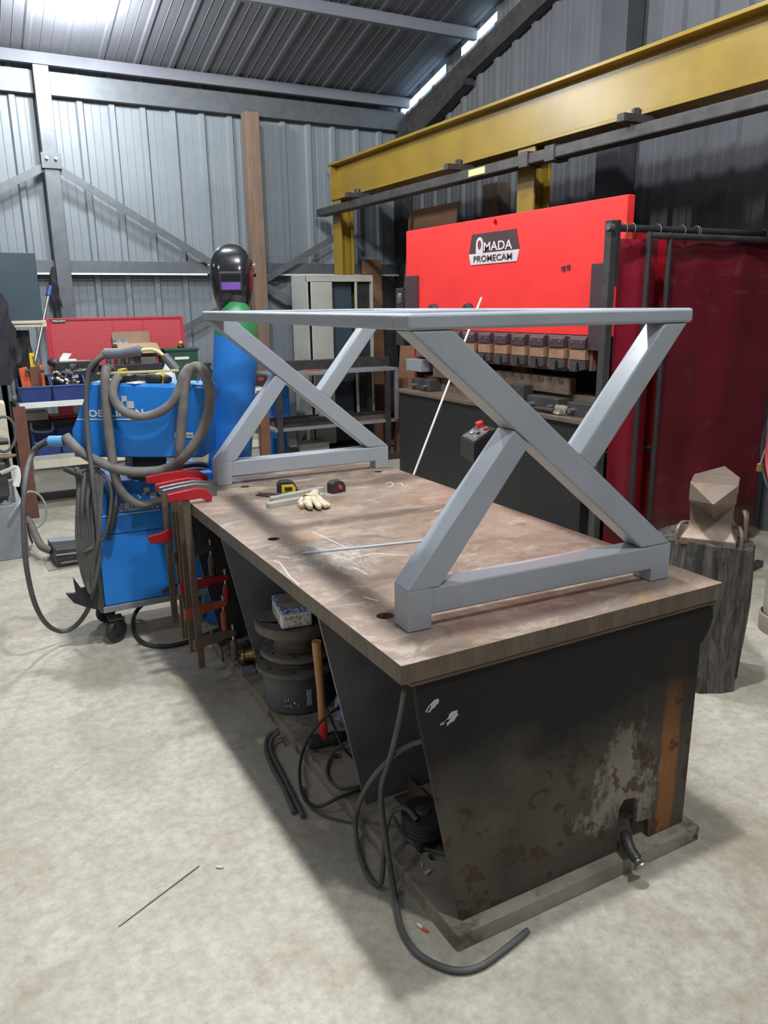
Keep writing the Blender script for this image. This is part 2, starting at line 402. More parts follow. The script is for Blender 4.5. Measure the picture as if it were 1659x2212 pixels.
def text(s_, p0, p1, up, m, parent, name='lettering', h=None, thick=.0008, bold=.0, normal=None, shear=0):
    """flat text from p0 (left baseline) to p1 (right baseline)"""
    cu = bpy.data.curves.new(name, 'FONT'); cu.body = s_; cu.size = 1; cu.offset = bold; cu.shear = shear; cu.resolution_u = 3
    to = bpy.data.objects.new('tmp', cu); COL.objects.link(to)
    bpy.context.view_layer.update()
    me = bpy.data.meshes.new_from_object(to.evaluated_get(bpy.context.evaluated_depsgraph_get()))
    bpy.data.objects.remove(to)
    xs = [v.co.x for v in me.vertices]; ys = [v.co.y for v in me.vertices]
    x0, x1, y0, y1 = min(xs), max(xs), min(ys), max(ys)
    p0, p1 = Vector(p0), Vector(p1); X = (p1 - p0); L = X.length; X.normalize()
    up = Vector(up); up = (up - X * up.dot(X)).normalized(); nn = X.cross(up)
    h = h or L / (x1 - x0) * (y1 - y0)
    bm = bmesh.new(); bm.from_mesh(me)
    for v in bm.verts:
        a = (v.co.x - x0) / (x1 - x0) * L; b = (v.co.y - y0) / (y1 - y0) * h
        v.co = p0 + X * a + up * b + nn * thick
    mb = MB(); mb.bm.free(); mb.bm = bm
    return mb.build(name, m, parent)
# ------------------------------------------------------------------ room shell
XL, XR, YB, YF = -7.0, 4.3, 7.4, -5.5
struct('floor', MB().box(XL - .2, XR + .2, YF - .2, YB + .2, -.12, 0), CONC)
def corr(a0, a1, off, pitch=.302, rib=.06, h=.032):
    """rib profile along one coordinate: list of (a, depth)"""
    out = []; k = math.floor((a0 - off) / pitch); a = off + k * pitch
    while a < a1 + pitch:
        out += [(a - rib / 2 - .012, 0), (a - rib / 2 + .006, h), (a + rib / 2 - .006, h), (a + rib / 2 + .012, 0)]
        for q in (.33, .66):
            c_ = a + rib / 2 + (pitch - rib) * q; out += [(c_ - .004, 0), (c_, .004), (c_ + .004, 0)]
        a += pitch
    out = [(min(max(x, a0), a1), d) for x, d in out]
    return [(a0, 0)] + out + [(a1, 0)]
def sheet(pr, fbot, ftop):
    mb = MB(); last = None; seen = None
    for a, d in pr:
        if seen is not None and abs(a - seen) < 1e-6: continue
        seen = a
        p, q = mb.bm.verts.new(fbot(a, d)), mb.bm.verts.new(ftop(a, d))
        if last: mb.bm.faces.new([last[0], p, q, last[1]])
        last = (p, q)
    return mb
struct('wall_back', sheet(corr(XL, XR, .653), lambda a, d: (a, YB - d, 0), lambda a, d: (a, YB - d, 3.92)), CLAD, weld=False)
# gable wall with two daylight slits under the roof verge
def gtop(y): return roof_z(y) + .02
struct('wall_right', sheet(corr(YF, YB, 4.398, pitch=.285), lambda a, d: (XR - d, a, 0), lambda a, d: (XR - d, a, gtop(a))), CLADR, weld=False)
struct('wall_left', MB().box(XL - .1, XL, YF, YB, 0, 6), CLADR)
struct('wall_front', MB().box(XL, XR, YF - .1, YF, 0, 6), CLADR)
rc = corr(XL, XR + .1, .2, pitch=.335, rib=.05, h=.010)
RT_ = .5
mbc = sheet(rc, lambda a, d: (a, YB + .05, roof_z(YB + .05) - d), lambda a, d: (a, .5, roof_z(.5) - d))
struct('ceiling', mbc, CEIL, weld=False)
mbc = sheet(rc, lambda a, d: (a, .5, roof_z(.5) - d), lambda a, d: (a, YF - .1, roof_z(YF - .1) - d))
struct('ceiling', mbc, CEIL, weld=False)
ti = [0]
def trim(mb, m, **k):
    ti[0] += 1; return struct('trim_%d' % ti[0], mb, m, **k)
for y in (7.2, 5.87, 4.54, 3.21, 1.88, .6, -.9, -2.5):      # purlins
    z = roof_z(y) - .03
    trim(MB().box(XL, XR, y - .03, y + .03, z - .10, z), CEIL)
trim(MB().box(XL, XR, YB - .10, YB - .03, 3.60, 3.80), GALV)      # eaves beam
trim(MB().box(XL, XR, YB - .13, YB - .035, 1.99, 2.10), GALV)     # wall rail
trim(MB().box(XL, XR, YB - .155, YB - .135, 1.965, 1.985), WHITE)
# verge: dark boarding, window slits
for i, (ya, yb) in enumerate(((7.36, 6.42), (6.12, 5.52))):
    mb = MB(); g = lambda y, dz: (XR - .035, y, roof_z(y) - .085 + dz)
    mb.poly([g(ya, -.055), g(yb, -.055), g(yb, .02), g(ya, .02)], (.012, 0, 0))
    struct('window_%d' % (i + 1), mb, SKYGAP)
def raf(y0, y1, za, zb, x0, x1, m):
    mb = MB(); f = lambda x, y, dz: (x, y, roof_z(y) + dz)
    mb.quadbox([f(x0, y0, za), f(x1, y0, za), f(x1, y1, za), f(x0, y1, za), f(x0, y0, zb), f(x1, y0, zb), f(x1, y1, zb), f(x0, y1, zb)])
    return mb
trim(raf(.5, 7.3, -.46, -.26, 4.17, 4.27, DSTEEL), DSTEEL)
mb = MB(); mb.prism([(7.3, 2.95), (7.3, 3.55), (5.9, 3.93), (5.9, 3.78), (6.7, 3.50), (6.95, 3.3)], 4.15, 4.27, 'x')
trim(mb, DSTEEL)
mb = MB().box(4.14, 4.27, 7.14, 7.34, 0, 3.5); trim(mb, DSTEEL)
# ------------------------------------------------------------------ building steelwork as things
t = thing('wall_column', 'grey galvanised wall column at far left where two braces meet', 'column', (.31, 7.2, 0))
MB().box(.24, .38, 7.19, 7.27, 0, roof_z(7.2) - .04).build('shaft', GALV, t, bevel=.006)
MB().box(.22, .40, 7.17, 7.195, 2.93, 3.07).build('gusset_plate', GALV, t, bevel=.003)
mb = MB()
for dx in (-.03, .05): mb.cyl((.3 + dx, 7.145, 3.02), (.3 + dx, 7.17, 3.02), .014, n=10)
mb.build('bolt', MSTEEL, t)
def brace(p, q, label):
    return props(MB().beam(p, q, .012, .07, up=(0, 0, 1)).build('diagonal_brace', GALV), label, 'brace')
yb_ = 7.22
brace(at(112, 356, 'y', yb_), at(545, 622, 'y', yb_), 'grey flat brace running down right from wall column to timber post')
brace(at(100, 358, 'y', yb_), at(-230, 520, 'y', yb_), 'grey flat brace running down left from the left wall column')
brace(at(550, 618, 'y', yb_ - .02), at(745, 500, 'y', yb_ - .02), 'grey flat brace rising right beside the yellow column')
brace(at(556, 606, 'y', yb_ - .02), at(700, 690, 'y', yb_ - .02), 'grey flat brace running down right behind the beige cabinet')
brace(at(543, 630, 'y', yb_), at(300, 765, 'y', yb_), 'grey flat brace sloping down left behind the red tool panel')
props(MB().box(2.25, 2.40, 7.12, 7.27, 0, 3.6).build('timber_post', WOODP, bevel=.006), 'tall brown timber post against the grey back wall', 'post')
props(MB().box(4.12, 4.26, 5.24, 5.5, 0, 2.78).build('side_column', BRSTEEL, bevel=.005), 'brown steel column behind the press, left of the short yellow column', 'column')
props(MB().box(4.08, 4.26, 3.6, 3.86, 0, roof_z(3.7) - .15).build('side_column', mat('column_slate', (.06, .062, .07), (.045, .047, .055), 3, rough=.6), bevel=.005), 'dark slate steel column behind the top right end of the red press', 'column')

# crane runway
t = thing('crane_beam', 'long yellow overhead crane beam with grey conductor track beneath', 'crane beam', (3.3, 3, 2.7))
y0, y1 = -1.5, 7.13
MB().box(3.29, 3.31, y0, y1, 2.79, 3.13).build('web', YEL, t)
MB().box(3.20, 3.40, y0, y1 + .06, 3.13, 3.155).build('top_flange', YEL, t, bevel=.004)
MB().box(3.20, 3.40, y0, y1, 2.765, 2.79).build('bottom_flange', YEL, t, bevel=.004)
MB().box(3.21, 3.39, y1 - .012, y1, 2.79, 3.13).build('end_plate', YEL, t)
MB().box(3.05, 3.17, y0, 7.2, 2.60, 2.68).build('conductor_track', DSTEEL, t, bevel=.012)
for px, py in ((780, 430), (1000, 362), (1385, 248)):
    p = at(px, py, 'x', 3.15); mb = MB()
    mb.box(2.98, 3.30, p.y - .03, p.y + .03, 2.70, 2.745).box(3.08, 3.14, p.y - .012, p.y + .012, 2.66, 2.78).cyl((3.11, p.y, 2.745), (3.11, p.y, 2.785), .018, n=8)
    mb.build('track_hanger', DSTEEL, t)
for px, py in ((1146, 338), (1205, 262)):
    p = at(px, py, 'x', 3.11); MB().box(3.04, 3.18, p.y - .05, p.y + .05, 2.588, 2.692).build('track_joint', DSTEEL, t, bevel=.004)
p = at(1030, 382, 'x', 3.05); MB().box(3.045, 3.05, p.y - .11, p.y + .11, 2.615, 2.665).build('yellow_tag', LYEL, t, label='small yellow tag')
def ycol(y, label):
    t = thing('crane_column', label, 'column', (3.3, y, 0))
    mb = MB(); mb.box(3.22, 3.235, y - .1, y + .1, 0, 2.765).box(3.365, 3.38, y - .1, y + .1, 0, 2.765).box(3.235, 3.365, y - .006, y + .006, 0, 2.765)
    mb.build('shaft', YEL, t); MB().box(3.17, 3.43, y - .15, y + .15, 0, .02).build('foot_plate', YEL, t); return t
ycol(7.02, 'yellow crane column at the far end of the beam, behind the beige cabinet')
ycol(3.68, 'short visible length of yellow crane column above the red press')

# ------------------------------------------------------------------ lamps
for i, (x, y, z, k) in enumerate(LAMPS):
    t = thing('high_bay_lamp', ['white high bay lamp glaring at the top left of the roof', 'high bay lamp on the roof above the far end of the workbench', 'high bay lamp on the roof above the near end of the workbench', 'high bay lamp on the roof behind the camera', 'unseen fill lamp added high up far to the left', 'unseen fill lamp added high up left of the workbench', 'unseen fill lamp added high up behind and left of the camera'][i], 'lamp', (x, y, z))
    MB().lathe([(.05, .30), (.06, .30), (.075, .17), (.13, .15), (.15, .11), (.15, .10)], (x, y, z), 28).build('housing', DSTEEL, t, smooth=True)
    MB().lathe([(.001, .095), (.13, .095), (.14, .10), (.001, .101)], (x, y, z), 28).build('lens', LENS, t)
    MB().cyl((x, y, z + .30), (x, y, roof_z(y) - .03), .01).build('hanger', DSTEEL, t)
    ld = bpy.data.lights.new('lamp_light', 'POINT'); ld.energy = LAMP_W * k; ld.color = LAMP_COL; ld.shadow_soft_size = .11
    lo = bpy.data.objects.new('lamp_light', ld); COL.objects.link(lo); lo.parent = t; lo.location = (0, 0, -.09)

# ------------------------------------------------------------------ workbench
TW, TL, TZ = 1.0805, 2.18, .85
wb = thing('workbench', 'heavy welding table with thick brown steel top on sooty trapezoid legs', 'workbench', (.54, 1.05, 0))
def circ(x, y, r, n=20): return [(x + r * math.cos(2 * math.pi * k / n), y + r * math.sin(2 * math.pi * k / n)) for k in range(n)]
mb = MB().prism([(0, 0), (TW, 0), (TW, TL), (0, TL)], TZ - .050, TZ, 'z', holes=[circ(.113, 1.1, .021), circ(.113, .281, .023), circ(.969, 1.911, .021), circ(.85, .078, .003, 8), circ(.969, 1.1, .021), circ(.3, 1.95, .021)])
mb.build('tabletop', PLATE, wb, bevel=.0025, seg=1)
MB().box(.028, TW - .012, .006, .05, TZ - .066, TZ - .050).build('edge_flange', BRSTEEL, wb, bevel=.006)
EP = [(.048, .785), (.060, .69), (.19, .051), (.752, .051), (.748, .20), (.765, .222), (.812, .214), (.823, .20), (.824, .125), (.875, .117), (.880, .051), (1.03, .051), (1.033, .66), (1.045, .672), (1.066, .70), (1.078, .735), (1.072, .765), (1.055, .785)]
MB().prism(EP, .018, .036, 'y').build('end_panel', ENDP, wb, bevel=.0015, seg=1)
EP2 = [(.048, .785), (.19, .051), (1.03, .051), (1.033, .785)]
MB().prism(EP2, 2.10, 2.118, 'y').build('end_panel', WEBM, wb)
G = [(.045, .80), (.20, .051), (.50, .051), (.50, .80)]
for y in (.60, 1.555): MB().prism(G, y - .006, y + .006, 'y').build('gusset_plate', GUSM, wb)
MB().box(.50, .515, .036, 2.10, .051, .80).build('web_plate', WEBM, wb)
mb = MB().prism([(.152, -.021), (1.063, -.021), (1.063, 2.15), (.152, 2.15)], 0, .051, 'z', holes=[circ(.27, .085, .018, 14), circ(.265, .27, .018, 14), circ(.25, .9, .018, 14), circ(.24, 1.06, .014, 14)])
mb.build('base_slab', SLABM, wb, bevel=.003, seg=1)
MB().poly([(.150, 2.15, .0), (.150, 2.15, .10), (.150, 1.98, .052), (.150, 1.98, 0)], (-.006, 0, 0)).build('slab_end_lug', SLABM, wb)
mb = MB().box(.30, .36, .04, .58, .051, .057).box(.355, .361, .04, .58, .057, .11); mb.build('angle_iron', BRSTEEL, wb)
# grey paint splash on the end panel
def blob(c, sx, sz, n, seed, y, rot=0):
    rr = random.Random(seed); P = []
    for k in range(n):
        a = 2 * math.pi * k / n; r = .55 + .6 * rr.random()
        u, w = sx * r * math.cos(a), sz * r * math.sin(a)
        P.append((c[0] + u * math.cos(rot) - w * math.sin(rot), c[1] + u * math.sin(rot) + w * math.cos(rot)))
    return P
PAINTS = mat('paint_splash', (.46, .46, .49), (.35, .35, .38), 60, rough=.5)
mb = MB()
for px, py, sx, sz, sd, ro in ((975, 1549, .028, .013, 3, .55), (935, 1524, .022, .009, 5, .6), (925, 1531, .012, .005, 9, .9), (962, 1559, .018, .004, 8, .3)):
    p = at(px, py, 'y', .018); mb.prism(blob((p.x, p.z), sx, sz, 16, sd, .018, ro), .0165, .018, 'y')
mb.build('paint_splash', PAINTS, wb, label='pale grey paint splash')

CHALK = mat('chalk', (.72, .69, .62), (.6, .57, .5), 80, rough=.9)
for L in ([(673, 1148), (708, 1164), (747, 1182)], [(592, 1211), (604, 1216), (614, 1228), (626, 1246), (634, 1252), (646, 1263)], [(757, 1206), (785, 1200), (812, 1195), (850, 1199), (884, 1200)], [(765, 1226), (778, 1233), (793, 1241)], [(785, 1289), (800, 1294), (818, 1298)], [(833, 1044), (842, 1041), (850, 1045), (845, 1051), (836, 1052)], [(856, 1046), (866, 1043), (870, 1049), (884, 1048)], [(585, 1184), (600, 1180)], [(1005, 1240), (1040, 1226)], [(940, 1105), (965, 1098)], [(600, 1202), (625, 1205)]):
    P = [at(a, b, 'z', TZ) for a, b in L]; mb = MB()
    for p, q in zip(P, P[1:]): mb.beam(p + Vector((0, 0, .0002)), q + Vector((0, 0, .0002)), .0035, .0006)
    mb.build('chalk_mark', CHALK, wb, label='pale chalk or scratch mark')
# valve pipe sticking out of the notch
t = thing('drain_pipe', 'short dark elbow pipe sticking out of the notch at the foot of the end panel', 'pipe', (.79, .0, .06))
pp = bz([(.86, .09, .085), (.80, .05, .10), (.765, .0, .105), (.752, -.03, .09), (.752, -.058, .075)], 5)
MB().tube(pp, .017, 12).build('pipe', DSTEEL, t, smooth=True)
MB().cyl((.80, .055, .10), (.765, .01, .107), .026).build('coupling', DSTEEL, t, bevel=.003)
MB().lathe([(.010, 0), (.012, .02), (.024, .032), (.024, .036), (.010, .037)], (.752, -.045, .080), 20, axis=(0, -.85, -.5)).build('flared_end', MSTEEL, t, smooth=True)

# ------------------------------------------------------------------ grey X frame
PH = -.04714
fr = thing('steel_table_frame', 'grey primed steel table frame with crossed legs, standing on the workbench', 'table frame', (0, 0, TZ), PH)
MF = RM[fr.name]; Y0, Y1, D = .153, 2.0223, .0751
def fb(pts, y, name, bev=.006):
    mb = MB().prism([(a, b - TZ) for a, b in pts], y, y + D, 'y'); mb.bm.transform(MF)
    return mb.build(name, GREYP, fr, bevel=bev)
for y in (Y0, Y1):
    # long diagonal, full
    fb([(.105, 1.587), (.222, 1.587), (.968, .960), (.856, .960)], y, 'diagonal_brace')
    fb([(.0975, .964), (.100, .960), (.19, .960), (.449, 1.297), (.402, 1.336)], y, 'lower_leg')
    fb([(.612, 1.255), (.664, 1.211), (.962, 1.587), (.880, 1.587)], y, 'upper_leg')
    fb([(.17, .888), (.898, .888), (.898, .9595), (.17, .9595)], y, 'bottom_rail')
    fb([(.0975, .851), (.166, .851), (.166, .889), (.1725, .889), (.1725, .9595), (.0975, .9625)], y, 'foot')
    fb([(.898, .851), (.968, .851), (.968, .960), (.892, .960), (.892, .889), (.898, .889)], y, 'foot')
def fbox(x0, x1, ya, yb, z0, z1, name, bev=.009):
    mb = MB().box(x0, x1, ya, yb, z0 - TZ, z1 - TZ); mb.bm.transform(MF); return mb.build(name, GREYP, fr, bevel=bev, seg=3)
zt0, zt1 = 1.587, 1.6253
fbox(.101, .9763, .149, .229, zt0, zt1, 'top_rail'); fbox(.101, .9763, 2.032, 2.112, zt0, zt1, 'top_rail')
fbox(.101, .176, .229, 2.032, zt0, zt1, 'top_rail'); fbox(.9013, .9763, .229, 2.032, zt0, zt1, 'top_rail')
fbox(.176, .9013, 1.05, 1.11, zt0, zt1 - .001, 'cross_rail')

# ------------------------------------------------------------------ things on the bench top
def tape(name, px, py, label, body, accent, accm, ang, sc=1.0):
    p = at(px, py, 'z', TZ); t = thing(name, label, 'tape measure', (p.x, p.y, TZ), ang)
    M = RM[t.name]
    w, d, h = .085 * sc, .045 * sc, .060 * sc
    P = [(-w / 2, 0), (w / 2, 0), (w / 2, h * .45), (w * .36, h * .85), (w * .1, h), (-w * .32, h), (-w / 2, h * .8)]
    mb = MB().prism(P, -d / 2, d / 2, 'y'); mb.bm.transform(M); mb.build('case', body, t, bevel=.006 * sc)
    return t, M, w, d, h
t, M, w, d, h = tape('tape_measure', 620, 1066, 'yellow and black tape measure lying behind the grey bars', BLK, TYEL, None, -.25)
mb = MB().prism([(-w * .30, h * .14), (w * .42, h * .14), (w * .42, h * .5), (w * .3, h * .74), (-w * .30, h * .74)], -d / 2 - .004, -d / 2 + .004, 'y'); mb.bm.transform(M); mb.build('yellow_face', TYEL, t, bevel=.002, label='yellow side face')
mb = MB().box(-w * .14, w * .24, -d / 2 - .0055, -d / 2, h * .28, h * .56); mb.bm.transform(M); mb.build('black_label', BLK, t, label='black label')
mb = MB().box(w * .48, w * .62, -.012, .012, .004, .022); mb.bm.transform(M); mb.build('hook', MSTEEL, t, bevel=.001)
t, M, w, d, h = tape('tape_measure', 727, 1063, 'dark grey tape measure with red buttons, right of the glove', RUB, RED, None, .2, .9)
mb = MB().prism(circ(.004, .026, .0095, 16), -d / 2 - .005, -d / 2 + .002, 'y'); mb.bm.transform(M); mb.build('button', RED, t, label='red round button')
mb = MB().box(w * .45, w * .58, -.010, .012, .006, .030); mb.bm.transform(M); mb.build('end_button', RED, t, bevel=.003, label='red end lever')
mb = MB().box(-w * .30, w * .12, -d * .3, d * .3, h - .001, h + .0025); mb.bm.transform(M); mb.build('clip', CHROME, t, bevel=.001, label='bright steel clip')
# wooden/aluminium bars
def barz(name, label, pa, pb, w, h, m, cat, z=TZ, group=None):
    a, b = at(*pa, 'z', z), at(*pb, 'z', z); up = Vector((0, 0, h / 2))
    dirn = (b - a).normalized(); side = Vector((-dirn.y, dirn.x, 0))
    mb = MB(); P = [(-w / 2, 0), (w / 2, 0), (w / 2, h), (w * .22, h), (w * .22, h * .72), (-w * .12, h * .72), (-w * .12, h), (-w / 2, h)]
    A = [a + side * u + Vector((0, 0, v)) for u, v in P]; mb.poly(A, b - a)
    o = mb.build(name, m, None, bevel=.0008, seg=1); return props(o, label, cat, group)
barz('profile_bar', 'pale grooved aluminium bar in front, half under the glove', (578, 1097), (700, 1075), .028, .020, ALU, 'metal bar')
barz('profile_bar', 'pale grooved aluminium bar behind the front one, beside the yellow tape measure', (586, 1086), (697, 1063), .028, .024, ALU, 'metal bar')
for k, (a, b) in enumerate((((552, 1071), (622, 1078)), ((556, 1069), (624, 1072)))):
    A, B = at(*a, 'z', TZ), at(*b, 'z', TZ)
    d_ = (B - A); s_ = Vector((-d_.y, d_.x, 0)).normalized()
    mb = MB(); mb.poly([A + Vector((0, 0, .001 + .0)), B - s_ * .010 + Vector((0, 0, .001)), B + s_ * .012 + Vector((0, 0, .001))], (0, 0, .006 + .004 * k))
    props(mb.build('steel_wedge', MSTEEL if k else DSTEEL), ['dark thin pointed steel wedge, nearer of two left of the grey bars', 'bright thin pointed steel wedge, farther of two left of the grey bars'][k], 'wedge')
# glove: palm and five fingers grown from a skinned skeleton
def skin(name, verts, edges, radii, m, parent=None, sub=2, root=0):
    me = bpy.data.meshes.new(name); me.from_pydata([tuple(v) for v in verts], edges, [])
    o = bpy.data.objects.new(name, me); COL.objects.link(o)
    md = o.modifiers.new('skin', 'SKIN'); md.use_smooth_shade = True
    for i, r in enumerate(radii):
        sv = me.skin_vertices[0].data[i]; sv.radius = (r, r) if not isinstance(r, tuple) else r; sv.use_root = (i == root)
    o.modifiers.new('sub', 'SUBSURF').levels = sub; o.modifiers['sub'].render_levels = sub
    bpy.context.view_layer.update()
    ev = o.evaluated_get(bpy.context.evaluated_depsgraph_get()); m2 = bpy.data.meshes.new_from_object(ev)
    bpy.data.objects.remove(o)
    mb = MB(); mb.bm.free(); mb.bm = bmesh.new(); mb.bm.from_mesh(m2)
    return mb.build(name, m, parent, smooth=True)
gp = [at(*q, 'z', TZ + z) for *q, z in ((683, 1064, .024), (676, 1074, .026), (663, 1082, .022), (652, 1088, .018), (649, 1094, .014), (668, 1090, .02), (671, 1098, .013), (684, 1088, .02), (691, 1098, .013), (693, 1086, .02), (706, 1095, .013), (660, 1076, .022), (650, 1082, .018), (646, 1089, .013), (690, 1078, .02), (702, 1088, .013), (712, 1094, .011))]
props(skin('work_glove', gp, [(0, 1), (1, 2), (2, 11), (11, 12), (12, 13), (2, 5), (5, 3), (3, 4), (5, 6), (1, 7), (7, 8), (1, 14), (14, 9), (9, 10), (14, 15), (15, 16)],
    [.020, .023, .021, .0125, .011, .0145, .012, .0145, .012, .0135, .012, .014, .012, .0105, .015, .012, .0105], GLOVE, root=1), 'cream leather work glove lying on the bench top beside the grey bars', 'glove')
# steel strip
a, b = at(655, 1196, 'z', TZ + .001), at(925, 1168, 'z', TZ + .001)
props(MB().beam(a + Vector((0, 0, .002)), b + Vector((0, 0, .002)), .013, .004).build('steel_strip', mat('bright_strip', (.42, .44, .47), (.36, .38, .4), 8, rough=.45)), 'long thin bright steel strip lying across the bench top', 'metal strip')

# ------------------------------------------------------------------ clamps hanging on the far left corner
def clamp(y, x, jlen, zbot, label, jm, arm=None, am=None, lean=0.0):
    t = thing('bar_clamp', label, 'clamp', (x, y, 0), 0, 'bar clamps hanging at the far left corner of the bench')
    zt = TZ + .0095
    MB().beam((x, y, zt + .01), (x + lean, y, zbot), .010, .030, up=(1, 0, 0)).build('bar', BRSTEEL if jm is not RED else DSTEEL, t, bevel=.0015)
    # fixed jaw: curved arm resting on the top
    P = [(x - .075, zt + .010), (x - .075, zt + .042), (x + .0, zt + .050), (x + jlen * .45, zt + .054), (x + jlen * .8, zt + .042), (x + jlen, zt + .014), (x + jlen * .97, zt - .009), (x + jlen * .8, zt - .007), (x + jlen * .55, zt + .010), (x + .03, zt + .008)]
    MB().prism(P, y - .012, y + .012, 'y').build('fixed_jaw', jm, t, bevel=.003)
    if arm:
        za, L = arm
        xb = x + lean * (1 - (za - zbot) / (TZ - zbot))
        Q = [(xb - .025, za - .03), (xb - .025, za + .02), (xb + .02, za + .032), (xb + L, za + .028), (xb + L, za + .004), (xb + .03, za - .018)] if L > 0 else [(xb + .02, za + .03), (xb + .02, za - .03), (xb - .03, za - .04), (xb + L, za - .035), (xb + L - .01, za + .0), (xb - .03, za + .01)]
        a_ = MB().prism(Q, y - .011, y + .011, 'y').build('sliding_jaw', am, t, bevel=.003)
        if L < 0: return
        MB().cyl((xb + L - .012, y, za + .055), (xb + L - .012, y, za - .11), .007, n=10).build('screw', MSTEEL, t)
        MB().lathe([(.012, 0), (.016, .01), (.017, .08), (.011, .10)], (xb + L - .012, y, za - .12), 14).build('handle', am if am is not DSTEEL else BRSTEEL, t, smooth=True)
jx = [at(335, 1040, 'y', 2.3).x, at(448, 1028, 'y', 2.3).x]
FRD = mat('faded_red', (.40, .07, .04), (.3, .05, .035), 14, rough=.6)
clamp(2.165, -.018, .21, .17, 'bar clamp with a long red jaw, farthest of the row at the bench corner', DRED, (.62, -.085), DRED)
clamp(1.985, -.018, .16, .16, 'bar clamp with a red jaw and small red knob, second farthest of the row', DRED, (.56, .16), DSTEEL)
clamp(1.92, -.018, .17, .20, 'bar clamp with a slim bare steel jaw between the red ones, farther of two', MSTEEL, (.43, .20), DRED)
clamp(1.86, -.018, .16, .14, 'bar clamp with a bare steel jaw just behind the nearest red jaw', MSTEEL, (.33, .165), FRD)
clamp(1.765, -.020, .11, .10, 'nearest bar clamp, short red jaw and the longest brown bar', DRED, (.22, .165), BRSTEEL, .012)
p = at(441, 1056, 'z', TZ + .01)
props(MB().lathe([(.011, 0), (.013, .004), (.012, .026), (.009, .03)], (p.x, p.y, TZ), 14).build('clamp_pad', RED, smooth=True), 'small red round cap standing on the bench by the clamp jaws', 'cap')

# ------------------------------------------------------------------ under the bench
def flange(name, c, prof, label, holes=None, m=FLG, tilt=None):
    t = thing(name, label, 'flange', c, 0)
    o = MB().lathe([(r, z) for r, z in prof], c, 48, axis=tilt).build('body', m, t, smooth=True)
    if holes:
        R, z, n, r = holes
        for k in range(n):
            a = 2 * math.pi * (k + .4) / n
            MB().cyl((c[0] + R * math.cos(a), c[1] + R * math.sin(a), c[2] + z - .004), (c[0] + R * math.cos(a), c[1] + R * math.sin(a), c[2] + z + .0012), r, n=12).build('bolt_hole', BLK, t)
    return t
fx, fy = .285, 1.37
# bottom pot
t = thing('steel_pot', 'dark grey steel pot with a white sticker at the bottom of the flange stack', 'pot', (fx, fy, .051))
MB().lathe([(.001, 0), (.13, 0), (.142, .012), (.145, .15), (.14, .165), (.001, .165)], (fx, fy, .051), 48).build('body', POT, t, smooth=True)
q = [atd(636, 1498, (Vector((fx - .06, fy - .13, .13)) - CAM).dot(FW)), ]
dirc = Vector((CAM.x - fx, CAM.y - fy, 0)).normalized(); sd = Vector((-dirc.y, dirc.x, 0))
# sticker curved strip
mb = MB(); last = None
for k in range(7):
    a = math.atan2(dirc.y, dirc.x) + .30 + (k - 3) * .024
    u = (fx + .1465 * math.cos(a), fy + .1465 * math.sin(a))
    v0 = mb.bm.verts.new((*u, .095)); v1 = mb.bm.verts.new((*u, .165))
    if last: mb.bm.faces.new([last[0], v0, v1, last[1]])
    last = (v0, v1)
mb.build('sticker', mat('sticker', (.6, .62, .65), (.18, .19, .2), 190, .45, .55, rough=.5), t, smooth=True, label='white printed sticker')
mb = MB()
for k in range(12):
    a = math.atan2(dirc.y, dirc.x) - .40 + random.random() * .45; z = .09 + random.random() * .05; r = .1462
    p0 = Vector((fx + r * math.cos(a), fy + r * math.sin(a), z)); tn = Vector((-math.sin(a), math.cos(a), 0)); s = .003 + .004 * random.random()
    mb.poly([p0, p0 + tn * s, p0 + tn * s * .4 + Vector((0, 0, s * 1.8))], Vector((math.cos(a), math.sin(a), 0)) * .0006)
mb.build('paint_chips', WHITE, t, label='white paint chips')
flange('pipe_flange', (fx, fy, .217), [(.05, 0), (.155, 0), (.168, .004), (.168, .022), (.16, .026), (.115, .028), (.10, .05), (.10, .056), (.05, .056)], 'wide steel flange with bolt holes, lowest of three above the pot', (.143, .026, 8, .007))
flange('pipe_flange', (fx + .01, fy + .01, .273), [(.05, 0), (.14, 0), (.153, .004), (.153, .020), (.147, .024), (.10, .026), (.095, .04), (.095, .085), (.05, .085)], 'steel flange with a raised hub and bolt holes, middle of three in the stack', (.128, .024, 8, .007))
flange('pipe_flange', (fx, fy, .358), [(.05, 0), (.115, 0), (.118, .02), (.16, .028), (.163, .034), (.163, .062), (.158, .068), (.11, .068), (.108, .064), (.03, .064)], 'top steel flange of the stack, under the flowered tin box', None)
cz = .4265
p = at(572, 1348, 'z', cz)
props(MB().lathe([(.018, 0), (.055, 0), (.062, .003), (.062, .007), (.055, .011), (.018, .011)], (fx - .085, fy + .035, cz + .0005), 30).build('round_lid', FLG, smooth=True), 'round steel disc with a centre hole beside the tin box', 'disc')
